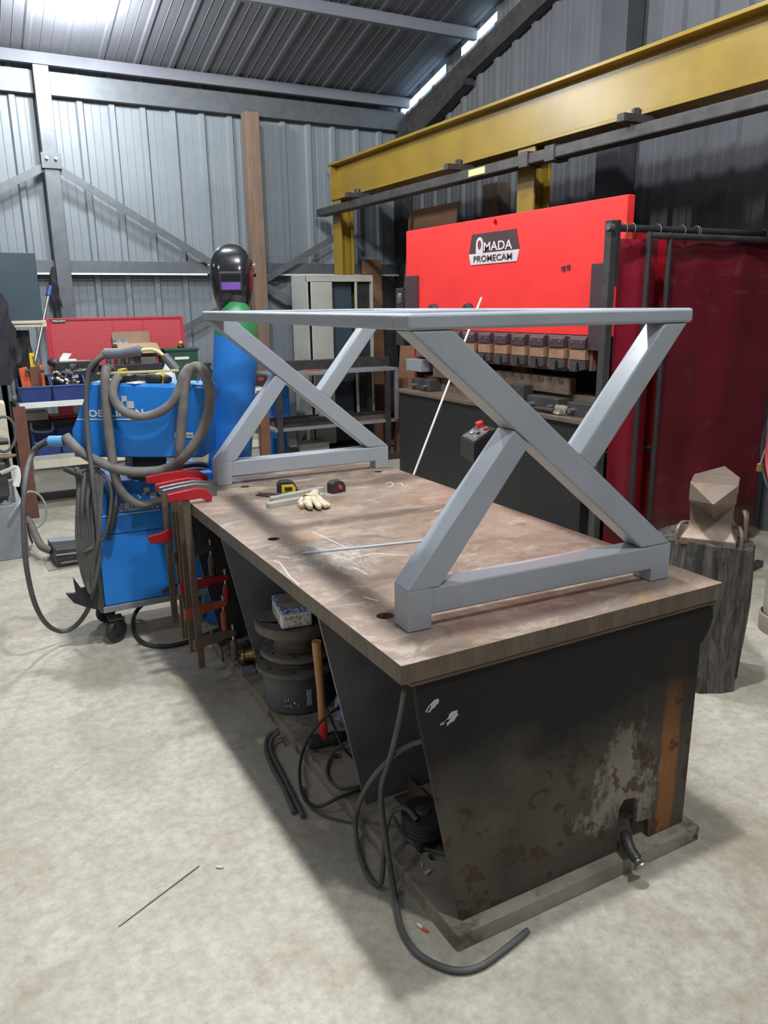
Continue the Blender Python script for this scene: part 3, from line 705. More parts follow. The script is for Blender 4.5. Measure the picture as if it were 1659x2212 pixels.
# tin box
c0 = at(608, 1362, 'z', cz); c1 = at(674, 1345, 'z', cz); c2 = at(573, 1327, 'z', cz)
ex = Vector((.985, -.17, 0)); ey = Vector((.17, .985, 0)); bw, bl, bh = .125, .185, .082
tb = thing('tin_box', 'white tin box with blue border and flower print, on top of the flange stack', 'tin', (c0.x, c0.y, cz), math.atan2(ex.y, ex.x))
Mt = RM[tb.name]
def tbx(x0, x1, y0_, y1_, z0, z1, n, m, b, par=tb, **k):
    mb = MB().box(x0, x1, y0_, y1_, z0, z1); mb.bm.transform(Mt); return mb.build(n, m, par, bevel=b, **k)
tbx(0, bw, 0, bl, .001, bh - .018, 'body', TIN, .010, seg=3)
ld_ = tbx(-.0015, bw + .0015, -.0015, bl + .0015, bh - .020, bh, 'lid', TINB, .010, seg=3, label='lid with blue scroll border')
tbx(.012, bw - .012, .012, bl - .012, bh - .001, bh + .0008, 'lid_panel', TINL, 0, label='marbled grey brown lid face')
tbx(.016, bw - .014, -.0006, .001, .010, bh - .028, 'flower_print', TINF, 0, label='flower print')
tbx(-.0006, .001, .016, bl - .020, .010, bh - .028, 'flower_print', TINF, 0, label='flower print')
# hammer: head on slab, handle up
hm = thing('sledge_hammer', 'sledge hammer standing on its head under the bench, long wooden handle upright', 'hammer', (.24, .98, .051))
hb, ht = Vector((.228, .985, .088)), Vector((.196, .945, .50))
MB().tube([hb.lerp(ht, k / 8) for k in range(9)], None, 14, radii=[.0155, .0155, .0155, .0145, .014, .0148, .0160, .0180, .0178], flat=.85).build('handle', HANDLE, hm, smooth=True)
MB().tube([hb.lerp(ht, .0), hb.lerp(ht, .17)], None, 14, radii=[.0166, .0163], flat=.85).build('red_handle_end', RED, hm, smooth=True, label='red painted handle end')
hd = Vector((.95, -.18, 0)).normalized(); hc = Vector((.235, .985, .078)); hs = Vector((-hd.y, hd.x, 0)); mb = MB()
def hring(c, a, b): return [mb.bm.verts.new(c + hs * (a * math.cos(q)) + Vector((0, 0, b * math.sin(q)))) for q in [math.pi / 4 * k + math.pi / 8 for k in range(8)]]
R_ = [hring(hc + hd * u, a, b) for u, a, b in ((-.068, .020, .020), (-.062, .026, .026), (-.025, .026, .026), (-.018, .021, .024), (.018, .021, .024), (.028, .026, .026), (.05, .022, .024), (.082, .006, .022))]
for A, B in zip(R_, R_[1:]):
    for k in range(8): mb.bm.faces.new([A[k], A[(k + 1) % 8], B[(k + 1) % 8], B[k]])
mb.bm.faces.new(list(reversed(R_[0]))); mb.bm.faces.new(R_[-1])
mb.build('head', DSTEEL, hm, bevel=.002)
# belt wheel / cable reel near the front
rc_ = Vector((.262, .33, .142)); ax = Vector((-.10, -.12, 1)).normalized()
t = thing('cable_reel', 'round black grooved reel lying under the near end of the bench', 'reel', (rc_.x, rc_.y, .051))
MB().lathe([(.022, -.03), (.060, -.03), (.066, -.026), (.066, -.018), (.060, -.014), (.066, -.010), (.066, -.002), (.060, .002), (.066, .006), (.066, .014), (.061, .018), (.068, .020), (.068, .028), (.060, .032), (.022, .032)], rc_, 40, axis=ax).build('grooved_drum', RUB, t, smooth=True)
MB().lathe([(.008, .030), (.020, .030), (.022, .036), (.014, .040), (.008, .040)], rc_, 20, axis=ax).build('hub', DSTEEL, t, smooth=True)
MB().box(rc_.x - .03, rc_.x + .03, rc_.y - .03, rc_.y + .03, .051, rc_.z - .035).build('stand_block', DSTEEL, t)
t = thing('steel_disc', 'large dark steel disc leaning behind the end panel beside the reel', 'disc', (.36, .2, .06))
MB().lathe([(.02, -.004), (.11, -.004), (.112, .004), (.02, .004)], (.36, .20, .175), 36, axis=(-.9, -.1, .42)).build('disc', GUSM, t, smooth=True)
# blue bucket behind the hammer
t = thing('plastic_bag', 'crumpled blue and clear plastic bag behind the hammer handle', 'bag', (.40, 1.02, .051))
mb = MB().sphere((.37, 1.05, .13), .06, (1, 1, 1.3), 8)
for v in mb.bm.verts: v.co += Vector((random.uniform(-.012, .012), random.uniform(-.012, .012), random.uniform(-.012, .012)))
mb.build('crumpled_film', mat('bag_blue', (.10, .16, .36), (.4, .45, .55), 30, .45, .6, rough=.25), t)
# motor bits at the far end of the slab
t = thing('brass_coupling', 'shiny round brass coupling on the slab beside the far gusset plate', 'coupling', (.25, 1.85, .10))
MB().lathe([(.02, -.04), (.04, -.04), (.042, -.02), (.032, -.015), (.032, .02), (.044, .025), (.044, .04), (.02, .04)], (.22, 1.80, .096), 24, axis=(1, -.4, .1)).build('body', BRASS, t, smooth=True)
mb = MB(); rr = random.Random(4)
for k in range(160):
    x, y = .19 + .14 * rr.random(), 1.72 + .3 * rr.random(); s = .004 + .010 * rr.random()
    mb.obox((x, y, .053 + s * .4), (s * 2.2, s * .8, s * .8), Matrix.Rotation(rr.random() * 6, 3, 'Z') @ Matrix.Rotation(rr.random(), 3, 'X'))
props(mb.build('metal_scrap', DSTEEL), 'loose dark swarf and bolts heaped on the far end of the slab', 'scrap', None, 'stuff')
p = at(532, 1452, 'z', .055)
mb = MB()
for k in range(3): mb.box(p.x - .03 + k * .004, p.x + .04, p.y - .03 + k * .02, p.y - .014 + k * .02, .052, .072)
props(mb.build('ribbed_block', MGREY, bevel=.002), 'small pale ribbed block on the slab beside the steel pot', 'block')
def chip(px, py, z, s, rz, label, m=CREAM, name='wood_chip', cat='chip', L=2.2):
    p = at(px, py, 'z', z); R = Matrix.Rotation(rz, 3, 'Z')
    return props(MB().obox((p.x, p.y, z + s * .35), (s * L, s, s * .6), R).build(name, m, bevel=s * .1, seg=1), label, cat)
chip(925, 1885, .052, .010, .3, 'small square cream chip on the slab by the round hole')
chip(912, 1868, .052, .006, 1.0, 'thin cream chip beside the square one on the slab')
chip(475, 1875, 0, .010, -.6, 'pale yellow plug lying alone on the bright floor')
chip(880, 1918, 0, .006, .2, 'tiny cream chip on the floor under the cable bend')
chip(845, 1918, 0, .005, .9, 'tiny cream chip on the floor left of the hanging cable')
chip(700, 1776, 0, .005, .4, 'tiny white crumb on the floor by the thin cable')
chip(521, 1617, 0, .006, .4, 'small white crumb on the shaded floor left of the slab')
t = thing('cigarette_end', 'cigarette end with a tan filter on the floor beside the slab corner', 'cigarette', tuple(at(915, 2005, 'z', 0)))
a, b, c = at(902, 1996, 'z', .004), at(912, 2004, 'z', .004), at(925, 2013, 'z', .004)
MB().cyl(a, b, .0038).build('paper', PAPER, t); MB().cyl(b, c, .0039).build('filter', ORNG, t)
a, b = at(257, 2000, 'z', .003), at(430, 1870, 'z', .003)
props(MB().cyl(a, b, .0022, n=8).build('welding_rod', MSTEEL), 'thin straight welding rod lying on the bright floor at lower left', 'rod')

# cables under and around the bench
def cable(name, label, L, r, m=CABLE, cat='cable', n=6, group=None, parent=None):
    P = bz([at(*q[:4]) if len(q) == 4 else Vector(q) for q in L], n)
    o = MB().tube(P, r, 10).build(name, m, parent, smooth=True)
    return props(o, label, cat, group) if parent is None else o
z0 = .012
cable('power_cable', 'thick grey cable hanging over the slab edge and curling along the floor',
 [(875, 1490, 'x', .10), (862, 1560, 'x', .13), (842, 1640, 'x', .15), (826, 1690, 'x', .14), (824, 1740, 'x', .13), (836, 1830, 'x', .10), (846, 1890, 'z', .05), (856, 1950, 'z', .02), (866, 2000, 'z', z0), (890, 2046, 'z', z0), (930, 2078, 'z', z0), (985, 2096, 'z', z0), (1035, 2088, 'z', z0), (1085, 2055, 'z', z0), (1140, 2010, 'z', z0)], .0085)
cable('power_cable', 'thick grey cable looping to the floor and back up to the round reel',
 [(915, 1600, 'x', .22), (870, 1618, 'x', .18), (815, 1668, 'x', .13), (780, 1725, 'x', .11), (768, 1780, 'z', .05), (778, 1850, 'z', z0), (800, 1900, 'z', z0), (822, 1908, 'z', .03), (828, 1860, 'z', .07), (834, 1790, 'x', .15), (848, 1755, 'x', .17), (875, 1745, 'x', .2), (900, 1770, 'x', .22)], .008)
cable('power_cable', 'thin black cable arching in front of the hammer handle', [(752, 1524, 'x', .30), (730, 1530, 'x', .25), (700, 1552, 'x', .19), (668, 1592, 'x', .15), (650, 1640, 'x', .13), (648, 1690, 'z', .04), (660, 1728, 'z', z0), (690, 1742, 'z', .03), (735, 1722, 'z', .06), (795, 1700, 'z', .062)], .0055, RUB)
cable('power_cable', 'thin dark cable dropping from the hammer handle across the slab', [(702, 1522, 'x', .27), (722, 1570, 'x', .25), (738, 1610, 'x', .24), (768, 1640, 'z', .07), (800, 1650, 'z', .065)], .005, RUB)
cable('power_cable', 'thin grey cable ring curled on the slab right of the hammer head', [(775, 1590, 'z', .12), (725, 1620, 'z', .07), (706, 1660, 'z', .06), (715, 1690, 'z', .062), (745, 1702, 'z', .062), (785, 1692, 'z', .062), (800, 1660, 'z', .07)], .0055)
cable('power_cable', 'thin cable lying on the floor from the arch toward the slab edge', [(655, 1700, 'z', .008), (668, 1740, 'z', .008), (700, 1762, 'z', .008), (750, 1775, 'z', .008), (800, 1780, 'z', .02)], .004)
cable('power_cable', 'cable lying on the slab under the leaning disc', [(850, 1765, 'z', .10), (868, 1800, 'z', .07), (900, 1825, 'z', .065), (940, 1838, 'z', .065), (985, 1850, 'z', .07)], .006)
cable('cut_cable', 'short grey cable end on the floor left of the slab, left of two', [(600, 1577, 'z', .05), (580, 1590, 'z', .03), (575, 1620, 'z', z0), (592, 1665, 'z', z0), (612, 1700, 'z', z0), (635, 1755, 'z', z0)], .0085)
cable('cut_cable', 'short grey cable end on the floor left of the slab, right of two', [(604, 1582, 'z', .05), (588, 1596, 'z', .03), (586, 1625, 'z', z0), (606, 1665, 'z', z0), (628, 1710, 'z', z0), (655, 1764, 'z', z0)], .0085)
cable('bent_wire', 'short bent rusty wire on the floor beside the slab edge', [(606, 1590, 'z', .004), (618, 1612, 'z', .004), (612, 1590, 'z', .03)], .0012, RUST, 'wire')

# ------------------------------------------------------------------ press brake
XP = 2.70
yL, yR = at(877, 500, 'x', XP).y, at(1357, 418, 'x', XP).y
zT, zB = 2.228, 1.437
pb = thing('press_brake', 'large red and black sheet metal press brake standing behind the workbench', 'press brake', (2.9, (yL + yR) / 2, 0))
hy = at(1069, 482, 'x', XP)
MB().prism([(yR, zB), (yL, zB), (yL, zT), (yR, zT)], XP, XP + .06, 'x', holes=[circ(hy.y, hy.z, .022, 16)]).build('ram', RED, pb, bevel=.006)
def pq(L, x0, x1, name, m, bev=.003, par=pb, **k):
    P = [at(a, b, 'x', x0) for a, b in L]
    return MB().prism([(p.y, p.z) for p in P], x0, x1, 'x').build(name, m, par, bevel=bev, **k)
MB().box(XP - .02, XP + .02, at(905, 600, 'x', XP).y, yL - .004, 1.35, at(880, 597, 'x', XP).z).build('ram_guide', BADGEB, pb, bevel=.003)
MB().box(XP - .02, XP + .02, at(1322, 600, 'x', XP).y, at(1283, 570, 'x', XP).y, 1.35, at(1283, 570, 'x', XP).z).build('ram_guide', BADGEB, pb, bevel=.003)
# bed
XB = 2.60
ybl, ybr = at(862, 838, 'x', XB).y, 2.24
zbt = at(862, 842, 'x', XB).z
MB().box(XB, 2.86, ybr, ybl, .0, zbt - .02).build('bed', mat('bed_black', (.009, .010, .011), (.014, .014, .014), 4, rough=.5), pb, bevel=.004)
MB().box(XB - .02, 2.90, ybr - .01, ybl + .01, zbt - .02, zbt + .012).build('bed_top', BRSTEEL, pb, bevel=.006)
MB().box(2.78, 2.86, 2.30, ybl - .12, zbt + .01, zbt + .13).build('die_holder', BRSTEEL, pb, bevel=.004)
a, b = at(1058, 800, 'x', 2.74), at(1230, 818, 'x', 2.74)
MB().box(2.74, 2.80, b.y, a.y + .8, at(1200, 850, 'x', 2.74).z, (a.z + b.z) / 2).build('die_block', BRSTEEL, pb, bevel=.004)
a, b = at(1000, 765, 'x', 2.74), at(1225, 790, 'x', 2.74)
MB().box(2.735, 2.76, b.y, yL - .1, at(1225, 802, 'x', 2.74).z, at(1225, 775, 'x', 2.74).z + .03).build('punch', BRSTEEL, pb, bevel=.002)
for p0, p1 in (((889, 815), (927, 838)), ((1098, 829), (1131, 850)), ((1138, 850), (1205, 885)), ((1226, 866), (1290, 900))):
    a, b = at(*p0, 'x', 2.66), at(*p1, 'x', 2.66)
    o = MB().box(2.66, 2.78, b.y, a.y, zbt + .012, max(zbt + .075, (a.z + b.z) / 2 + .03)).build('die_clamp', DSTEEL, pb, bevel=.004)
    for f in (.2, .8):
        y = a.y + (b.y - a.y) * f; MB().cyl((2.625, y, zbt + .05), (2.67, y, zbt + .05), .017, n=6).build('bolt', MSTEEL, o)
MB().box(2.68, 2.80, at(910, 790, 'x', 2.68).y, at(877, 780, 'x', 2.68).y, at(880, 800, 'x', 2.68).z, at(880, 775, 'x', 2.68).z).build('side_stop', MGREY, pb, bevel=.003)
# upper tool clamps in a row
yc0, yc1 = at(1246, 740, 'x', 2.66).y, at(1010, 735, 'x', 2.66).y; pitch = (yc1 - yc0) / 6
zc = zB - .005
for k in range(10):
    y = yc0 + k * pitch; w = pitch * .36
    o = MB().prism([(2.66, zc - .075), (2.66, zc - .02), (2.675, zc), (2.75, zc), (2.75, zc - .075)], y - w, y + w, 'y').build('tool_clamp', BADGEB, pb, bevel=.003)
    mid = MB().box(2.668, 2.74, y - w, y + w, zc - .145, zc - .077).build('clamp_wedge', mat('oiled_brass_steel', (.30, .17, .10), (.22, .12, .07), 10, rough=.55), o, bevel=.003, label='brown worn wedge block')
    MB().prism([(y - w, zc - .20), (y - w, zc - .148), (y + w, zc - .148), (y + w, zc - .22), (y + w * .2, zc - .22), (y + w * .1, zc - .16), (y - w * .1, zc - .16), (y - w * .3, zc - .21)], 2.672, 2.72, 'x').build('finger_clamp', DSTEEL, o, bevel=.002)
    MB().box(2.70, 2.74, y - w * 1.42, y - w * 1.05, zc - .21, zc - .01).build('spacer', RUST, o, bevel=.002)
    for s_ in (-.55, .55):
        MB().lathe([(.004, 0), (.009, 0), (.009, .004), (.004, .004)], (2.656, y + s_ * w, zc - .035), 12, axis=(1, 0, 0)).build('ring_bolt', MSTEEL, o)
MB().box(2.70, 2.76, at(1290, 740, 'x', 2.7).y - .02, yL - .05, zc - .02, zc + .002).build('tool_rail', MSTEEL, pb, bevel=.002)
# frames
for y, n in ((2.16, 0), (4.54, 1)):
    MB().box(2.77, 4.0, y, y + .04, .10, 2.045).build('side_frame', DRED, pb, bevel=.004)
    MB().box(2.77, 4.0, y - .02, y + .06, 0, .10).build('frame_foot', BLK, pb)
MB().box(2.80, 3.3, at(1283, 570, 'x', 2.8).y + .2, yL - .1, .9, 1.0).build('back_table', DSTEEL, pb)
MB().box(3.35, 3.45, 2.21, 4.85, .1, 2.0).build('back_panel', BLK, pb)
MB().cyl(at(1300, 982, 'y', 2.12), at(1402, 968, 'y', 2.12), .02).build('foot_rest_bar', DSTEEL, pb, smooth=True)
# badge
def BP(px, py, x=XP): return at(px, py, 'x', x)
bd = MB().poly([BP(1021, 507), BP(1116, 494), BP(1123, 538), BP(1014.5, 550)], (-.006, 0, 0)).build('name_plate', BADGEB, pb, label='black upper half of the name plate')
bd2 = MB().poly([BP(1014.5, 550), BP(1123, 538), BP(1117, 564), BP(1018, 573)], (-.006, 0, 0)).build('name_plate_lower', BADGEW, pb, label='silver lower half of the name plate')
text('MADA', BP(1047, 543), BP(1109, 537), (0, 0, 1), BADGEW, bd, h=.062, thick=.010, bold=.02)
text('PROMECAM', BP(1025, 567), BP(1108, 560), (0, 0, 1), BADGEB, bd2, h=.043, thick=.010, bold=.01)
c_ = BP(1036, 528, XP - .008); r_ = .043
outer = [(c_.y - r_, c_.z - .095), (c_.y - r_, c_.z)] + [(c_.y - r_ * math.cos(q), c_.z + r_ * 1.15 * math.sin(q)) for q in [math.pi * k / 14 for k in range(1, 14)]] + [(c_.y + r_, c_.z), (c_.y + r_, c_.z - .095), (c_.y + r_ * .45, c_.z - .095), (c_.y + r_ * .25, c_.z - .08), (c_.y - r_ * .25, c_.z - .08), (c_.y - r_ * .45, c_.z - .095)]
MB().prism(outer, XP - .010, XP - .007, 'x', holes=[[(c_.y + .024 * math.cos(q), c_.z + .033 * math.sin(q) - .005) for q in [math.pi * k / 10 for k in range(20)]]]).build('emblem_letter', BADGEW, bd, label='arched silver emblem letter A')
MB().prism([(c_.y + .020 * math.cos(q), c_.z + .028 * math.sin(q) - .005) for q in [math.pi * k / 10 for k in range(20)]], XP - .009, XP - .006, 'x').build('emblem_disc', mat('emblem_red', (.30, .03, .05), (.22, .02, .04), 8, rough=.5), bd, label='red oval inside the emblem')
for px, py in ((1218, 580), (1229, 577)):
    p = BP(px, py); MB().prism([(p.y - .014, p.z - .012), (p.y + .012, p.z - .008), (p.y + .016, p.z + .010), (p.y - .012, p.z + .014)], XP - .012, XP + .01, 'x').build('stub', BADGEB, pb)
for px, py in ((941, 664), (1016, 664)):
    p = BP(px, py); MB().lathe([(.001, -.02), (.040, -.02), (.042, 0), (.034, .03), (.001, .03)], (XP - .02, p.y, p.z - .01), 22, axis=(-1, 0, 0)).build('round_port', DSTEEL, pb, smooth=True)
# gauge box at the left end
p = at(863, 645, 'x', 2.72); gb = MB().box(2.72, 2.80, p.y - .06, p.y + .07, p.z - .40, p.z + .09).build('gauge_box', BLK, pb, bevel=.004)
MB().lathe([(.001, 0), (.042, 0), (.046, .006), (.040, .010), (.001, .010)], (2.72, p.y, p.z), 24, axis=(-1, 0, 0)).build('pressure_gauge', CHROME, gb, smooth=True)
# leaning white rod
a = at(1040, 643, 'x', 2.56); b = at(893, 1027, 'x', 1.95); d_ = (b - a)
b2 = a + d_ * (a.z / (a.z - b.z))
props(MB().cyl(a, b2, .008, n=10).build('white_rod', WHITE, smooth=True), 'thin white rod leaning from the floor against the front of the press', 'rod')
# control box
O = at(1035, 950, 'x', 2.42); t = thing('control_box', 'small black control box with red stop button in front of the press bed', 'control box', (O.x, O.y, O.z - .5))
tl, tr, br, bl = at(994, 943, 'x', 2.36), at(1037, 915, 'x', 2.46), at(1072, 925, 'x', 2.46), at(1022, 958, 'x', 2.36)
tl, tr, br, bl = Vector((2.30, 3.28, .80)), Vector((2.46, 3.30, .87)), Vector((2.46, 3.08, .87)), Vector((2.30, 3.06, .80))
tl, bl = at(995, 942, 'z', .80), at(1024, 957, 'z', .80)
tr, br = at(1036, 914, 'z', .855), at(1072, 925, 'z', .855)
mb = MB(); mb.poly([tl, bl, br, tr], (0, 0, -.13)); mb.build('case', BLK, t, bevel=.004)
u_, v_ = (bl - tl), (tr - tl); n_ = u_.cross(v_).normalized()
if n_.z < 0: n_ = -n_
fp = mat('worn_face', (.20, .20, .18), (.04, .04, .04), 30, .45, .55, rough=.6)
MB().poly([tl + u_ * .06 + v_ * .05 + n_ * .001, tl + u_ * .94 + v_ * .05 + n_ * .001, tl + u_ * .94 + v_ * .95 + n_ * .001, tl + u_ * .06 + v_ * .95 + n_ * .001], n_ * .002).build('face_plate', fp, t)
for f, g, r, h, m, nm, lb in ((.35, .80, .026, .045, RED, 'stop_button', 'large red mushroom stop button'), (.75, .82, .017, .018, RED, 'push_button', 'red push button'), (.35, .35, .014, .012, WHITE, 'push_button', 'white push button'), (.66, .45, .014, .014, BLK, 'push_button', 'black push button')):
    c = tl + u_ * f + v_ * g; MB().lathe([(r * .6, 0), (r * .6, h * .5), (r, h * .6), (r, h * .9), (r * .8, h)], c, 20, axis=n_).build(nm, m, t, smooth=True, label=lb)
cc = (tl + br) / 2; MB().cyl((cc.x, cc.y, cc.z - .12), (cc.x, cc.y, 0), .02).build('stand_post', BLK, t); MB().box(cc.x - .14, cc.x + .14, cc.y - .14, cc.y + .14, 0, .012).build('stand_foot', BLK, t)

# brush on the bed
t = thing('hand_brush', 'small black brush with pale bristles lying on the press bed', 'brush', (2.66, 2.55, zbt + .012))
p = at(1185, 893, 'x', 2.62); q_ = at(1228, 893, 'x', 2.62)
MB().tube([(2.62, p.y + .16, zbt + .03), (2.62, p.y + .05, zbt + .035), (2.62, p.y - .06, zbt + .035)], None, 10, radii=[.01, .018, .02]).build('handle', BLK, t, smooth=True)
mb = MB(); rr = random.Random(8)
for k in range(70):
    y = p.y - .06 - .07 * rr.random(); mb.beam((2.60 + .05 * rr.random(), y, zbt + .02), (2.59 + .06 * rr.random(), y - .02, zbt + .06 + .02 * rr.random()), .003, .003)
props(mb.build('bristles', CREAM, t), kind='stuff')

# ------------------------------------------------------------------ welding screen and curtain
YS = 2.0
t = thing('welding_screen', 'black tube welding screen rail with wire rings beside the press', 'screen', (3.2, YS, 0))
p = at(1322, 476, 'y', YS)
MB().box(p.x - .025, p.x + .025, YS - .025, YS + .025, 0, p.z).build('post', DSTEEL, t, bevel=.003)
MB().box(p.x - .14, p.x + .14, YS - .2, YS + .10, 0, .012).build('foot_plate', DSTEEL, t)
MB().box(p.x + .026, p.x + .050, YS - .02, YS + .02, p.z - .35, p.z + .002).build('bracket', BLK, t)
zr = at(1400, 495, 'y', YS).z
MB().cyl((p.x - .03, YS, zr), (4.2, YS, zr), .02).build('top_tube', BLK, t, smooth=True)
MB().cyl((p.x - .055, YS - .03, zr), (p.x - .02, YS - .03, zr), .018, n=10).build('bolt', MSTEEL, t)
for px in (1347, 1365, 1420, 1473, 1503, 1507, 1650):
    x = at(px, 495, 'y', YS).x; P = [(x + .004 * math.sin(q * 3), YS + .028 * math.cos(q), zr - .012 + .042 * math.sin(q)) for q in [2 * math.pi * k / 18 for k in range(18)]]
    MB().tube(P, .0022, 6, closed=True).build('wire_ring', MSTEEL, t, smooth=True)
YS2 = 1.95
t = thing('screen_frame', 'black tube frame with two thin uprights just under the screen rail', 'screen frame', (3.1, YS2, 0))
z2 = at(1440, 510, 'y', YS2).z
MB().cyl((at(1400, 507, 'y', YS2).x, YS2, z2), (4.15, YS2, z2), .018).build('top_tube', DSTEEL, t, smooth=True)
for px, py in ((1404, 501), (1449, 501)):
    x = at(px, py, 'y', YS2).x; MB().cyl((x, YS2, 0), (x, YS2, z2 + .02), .016).build('upright', BLK, t, smooth=True)
    MB().box(x - .02, x + .02, YS2 - .15, YS2 + .15, 0, .01).build('foot', BLK, t)
def curtain(name, x0, x1, y, zb, zt, amp, wl, label, m, seed=1):
    mb = MB(); rr = random.Random(seed); n = 90; rows = []
    for j in range(9):
        f = j / 8; z = zt + (zb - zt) * f; row = []
        for i in range(n + 1):
            x = x0 + (x1 - x0) * i / n; a = amp * (.4 + .6 * f)
            yy = y + a * math.sin((x - x0) / wl * 2 * math.pi + .6 * math.sin(3 * x + 2 * f)) + .006 * math.sin(17 * x + 4 * f)
            row.append(mb.bm.verts.new((x, yy, z)))
        rows.append(row)
    for A, B in zip(rows, rows[1:]):
        for i in range(n): mb.bm.faces.new([A[i], A[i + 1], B[i + 1], B[i]])
    o = mb.build(name, m, smooth=True); md = o.modifiers.new('thick', 'SOLIDIFY'); md.thickness = .002
    return props(o, label, 'curtain')
xa = at(1452, 520, 'y', YS2).x; xb = at(1640, 1120, 'y', YS2).x
curtain('welding_curtain', xa, xb, YS2 + .035, at(1607, 1142, 'y', YS2).z, z2 - .012, .014, .8, 'wide dark red welding curtain with dusty smears behind the anvil', CURT)
m2 = mat('red_curtain_thin', (.30, .012, .03), (.24, .01, .025), 3, rough=.35, alpha=.8)
curtain('welding_curtain', at(1358, 505, 'y', YS).x, at(1440, 505, 'y', YS).x, YS + .06, .22, zr - .05, .018, .3, 'narrow brighter red curtain strip left of the wide dark red one', m2, 3)

# ------------------------------------------------------------------ stump and anvil
sc_ = Vector((1.985, .775, 0)); t = thing('anvil_stump', 'tall weathered log stump carrying the anvil beyond the right bench corner', 'stump', tuple(sc_))
mb = MB(); rr = random.Random(11); n = 40; rows = []
def srad(a, z): return .185 + .012 * math.sin(3 * a + 1) + .008 * math.sin(7 * a) + .014 * (z / .66) + .006 * math.sin(9 * z + 2 * a) + .004 * math.sin(23 * a)
for j in range(15):
    z = .66 * j / 14
    rows.append([mb.bm.verts.new((sc_.x + srad(a, z) * math.cos(a), sc_.y + srad(a, z) * math.sin(a), z + (.0 if j < 14 else .012 * math.sin(2 * a) - .02 * max(0, math.cos(a + .9))))) for a in [2 * math.pi * k / n for k in range(n)]])
for A, B in zip(rows, rows[1:]):
    for k in range(n): mb.bm.faces.new([A[k], A[(k + 1) % n], B[(k + 1) % n], B[k]])
mb.bm.faces.new(list(reversed(rows[0]))); tc_ = mb.bm.verts.new((sc_.x, sc_.y, .655))
for k in range(n): mb.bm.faces.new([rows[-1][k], rows[-1][(k + 1) % n], tc_])
mb.build('trunk', STUMP, t, smooth=True)
ZA = .652
van = Vector((CAM.x - sc_.x, CAM.y - sc_.y)); ang = math.atan2(van.y, van.x)
an = thing('anvil', 'rusty brown iron anvil with pointed horn standing on the log stump', 'anvil', (sc_.x - .03, sc_.y - .03, ZA), ang - .05)
MA = RM[an.name]
def aq(V, F, name, m, bev=.004, **k):
    mb = MB(); vs = [mb.bm.verts.new(MA @ Vector(v)) for v in V]
    for f in F: mb.bm.faces.new([vs[i] for i in f])
    return mb.build(name, m, an, bevel=bev, **k)
def ring_solid(rings, name, m, bev=.004):
    mb = MB(); R = [[mb.bm.verts.new(MA @ Vector(p)) for p in r] for r in rings]; n = len(R[0])
    for A, B in zip(R, R[1:]):
        for k in range(n): mb.bm.faces.new([A[k], A[(k + 1) % n], B[(k + 1) % n], B[k]])
    mb.bm.faces.new(list(reversed(R[0]))); mb.bm.faces.new(R[-1]); return mb.build(name, m, an, bevel=bev)
def rect(x0, x1, y, z): return [(x0, -y, z), (x1, -y, z), (x1, y, z), (x0, y, z)]
ring_solid([rect(-.12, .125, .108, 0), rect(-.12, .125, .108, .030), rect(-.085, .095, .088, .062), rect(-.07, .08, .080, .10), rect(-.075, .085, .084, .16), rect(-.08, .09, .090, .21), rect(-.08, .09, .092, .262)], 'body', IRON)
# near horn: broad worn top face sloping down to a blunt point, keel beneath
aq([(.088, -.092, .262), (.088, .092, .262), (.215, .012, .205), (.088, -.092, .185), (.088, .092, .185), (.088, .01, .105)], [(0, 1, 2), (0, 2, 3), (1, 4, 2), (3, 2, 5), (4, 5, 2), (0, 3, 5, 4, 1)], 'horn', IRON, .002, label='pointed horn with a flat worn top')
aq([(-.078, -.092, .262), (-.078, .092, .262), (-.25, .02, .275), (-.078, -.092, .19), (-.078, .092, .19)], [(0, 2, 1), (0, 3, 2), (1, 2, 4), (3, 4, 2), (0, 1, 4, 3)], 'heel_horn', IRON, .002)
for s_ in (-1, 1):
    pth = bz([MA @ Vector(q) for q in ((.09, s_ * .125, -.01), (.085, s_ * .125, .05), (.05, s_ * .112, .075), (.02, s_ * .085, .07))], 5)
    MB().tube(pth, .008, 8).build('hold_down_hook', IRON, an, smooth=True)
pth = bz([MA @ Vector(q) for q in ((-.12, .13, 0), (-.12, .135, .09), (-.10, .12, .11), (-.07, .13, .09), (-.06, .135, 0))], 5)
MB().tube(pth, .008, 8).build('shackle', IRON, an, smooth=True)

# ------------------------------------------------------------------ gas cylinder and hose reel at the right edge
cx_, cy_ = 2.79, .86
t = thing('gas_cylinder', 'tan gas cylinder with a foot ring cut off by the right picture edge', 'gas cylinder', (cx_, cy_, 0))
MB().lathe([(.15, 0), (.155, .01), (.155, .09), (.148, .095), (.148, .01)], (cx_, cy_, 0), 36).build('foot_ring', TAN, t, smooth=True)
MB().lathe([(.02, .02), (.10, .03), (.135, .06), (.140, .10), (.142, .16), (.140, .165), (.140, .85), (.12, .96), (.06, 1.02), (.03, 1.03)], (cx_, cy_, 0), 36).build('body', TAN, t, smooth=True)
MB().lathe([(.02, 1.03), (.025, 1.06), (.018, 1.10), (.03, 1.11), (.03, 1.13), (.01, 1.135)], (cx_, cy_, 0), 16).build('valve', BRASS, t, smooth=True)
HY = 1.32; hc_ = at(1718, 980, 'y', HY)
t = thing('hose_coil', 'coiled red rubber hose at the right picture edge', 'hose', (hc_.x, HY, hc_.z - .3))
for k, (r, dy) in enumerate(((.262, 0), (.25, .03), (.255, .06))):
    MB().tube([(hc_.x + r * .42 * math.cos(q), HY + dy + r * .9 * math.cos(q), hc_.z + r * 1.12 * math.sin(q)) for q in [2 * math.pi * j / 40 for j in range(40)]], .0115, 10, closed=True).build('hose_turn', PINK if k < 2 else RUB, t, smooth=True)
a = at(1640, 1010, 'y', HY)
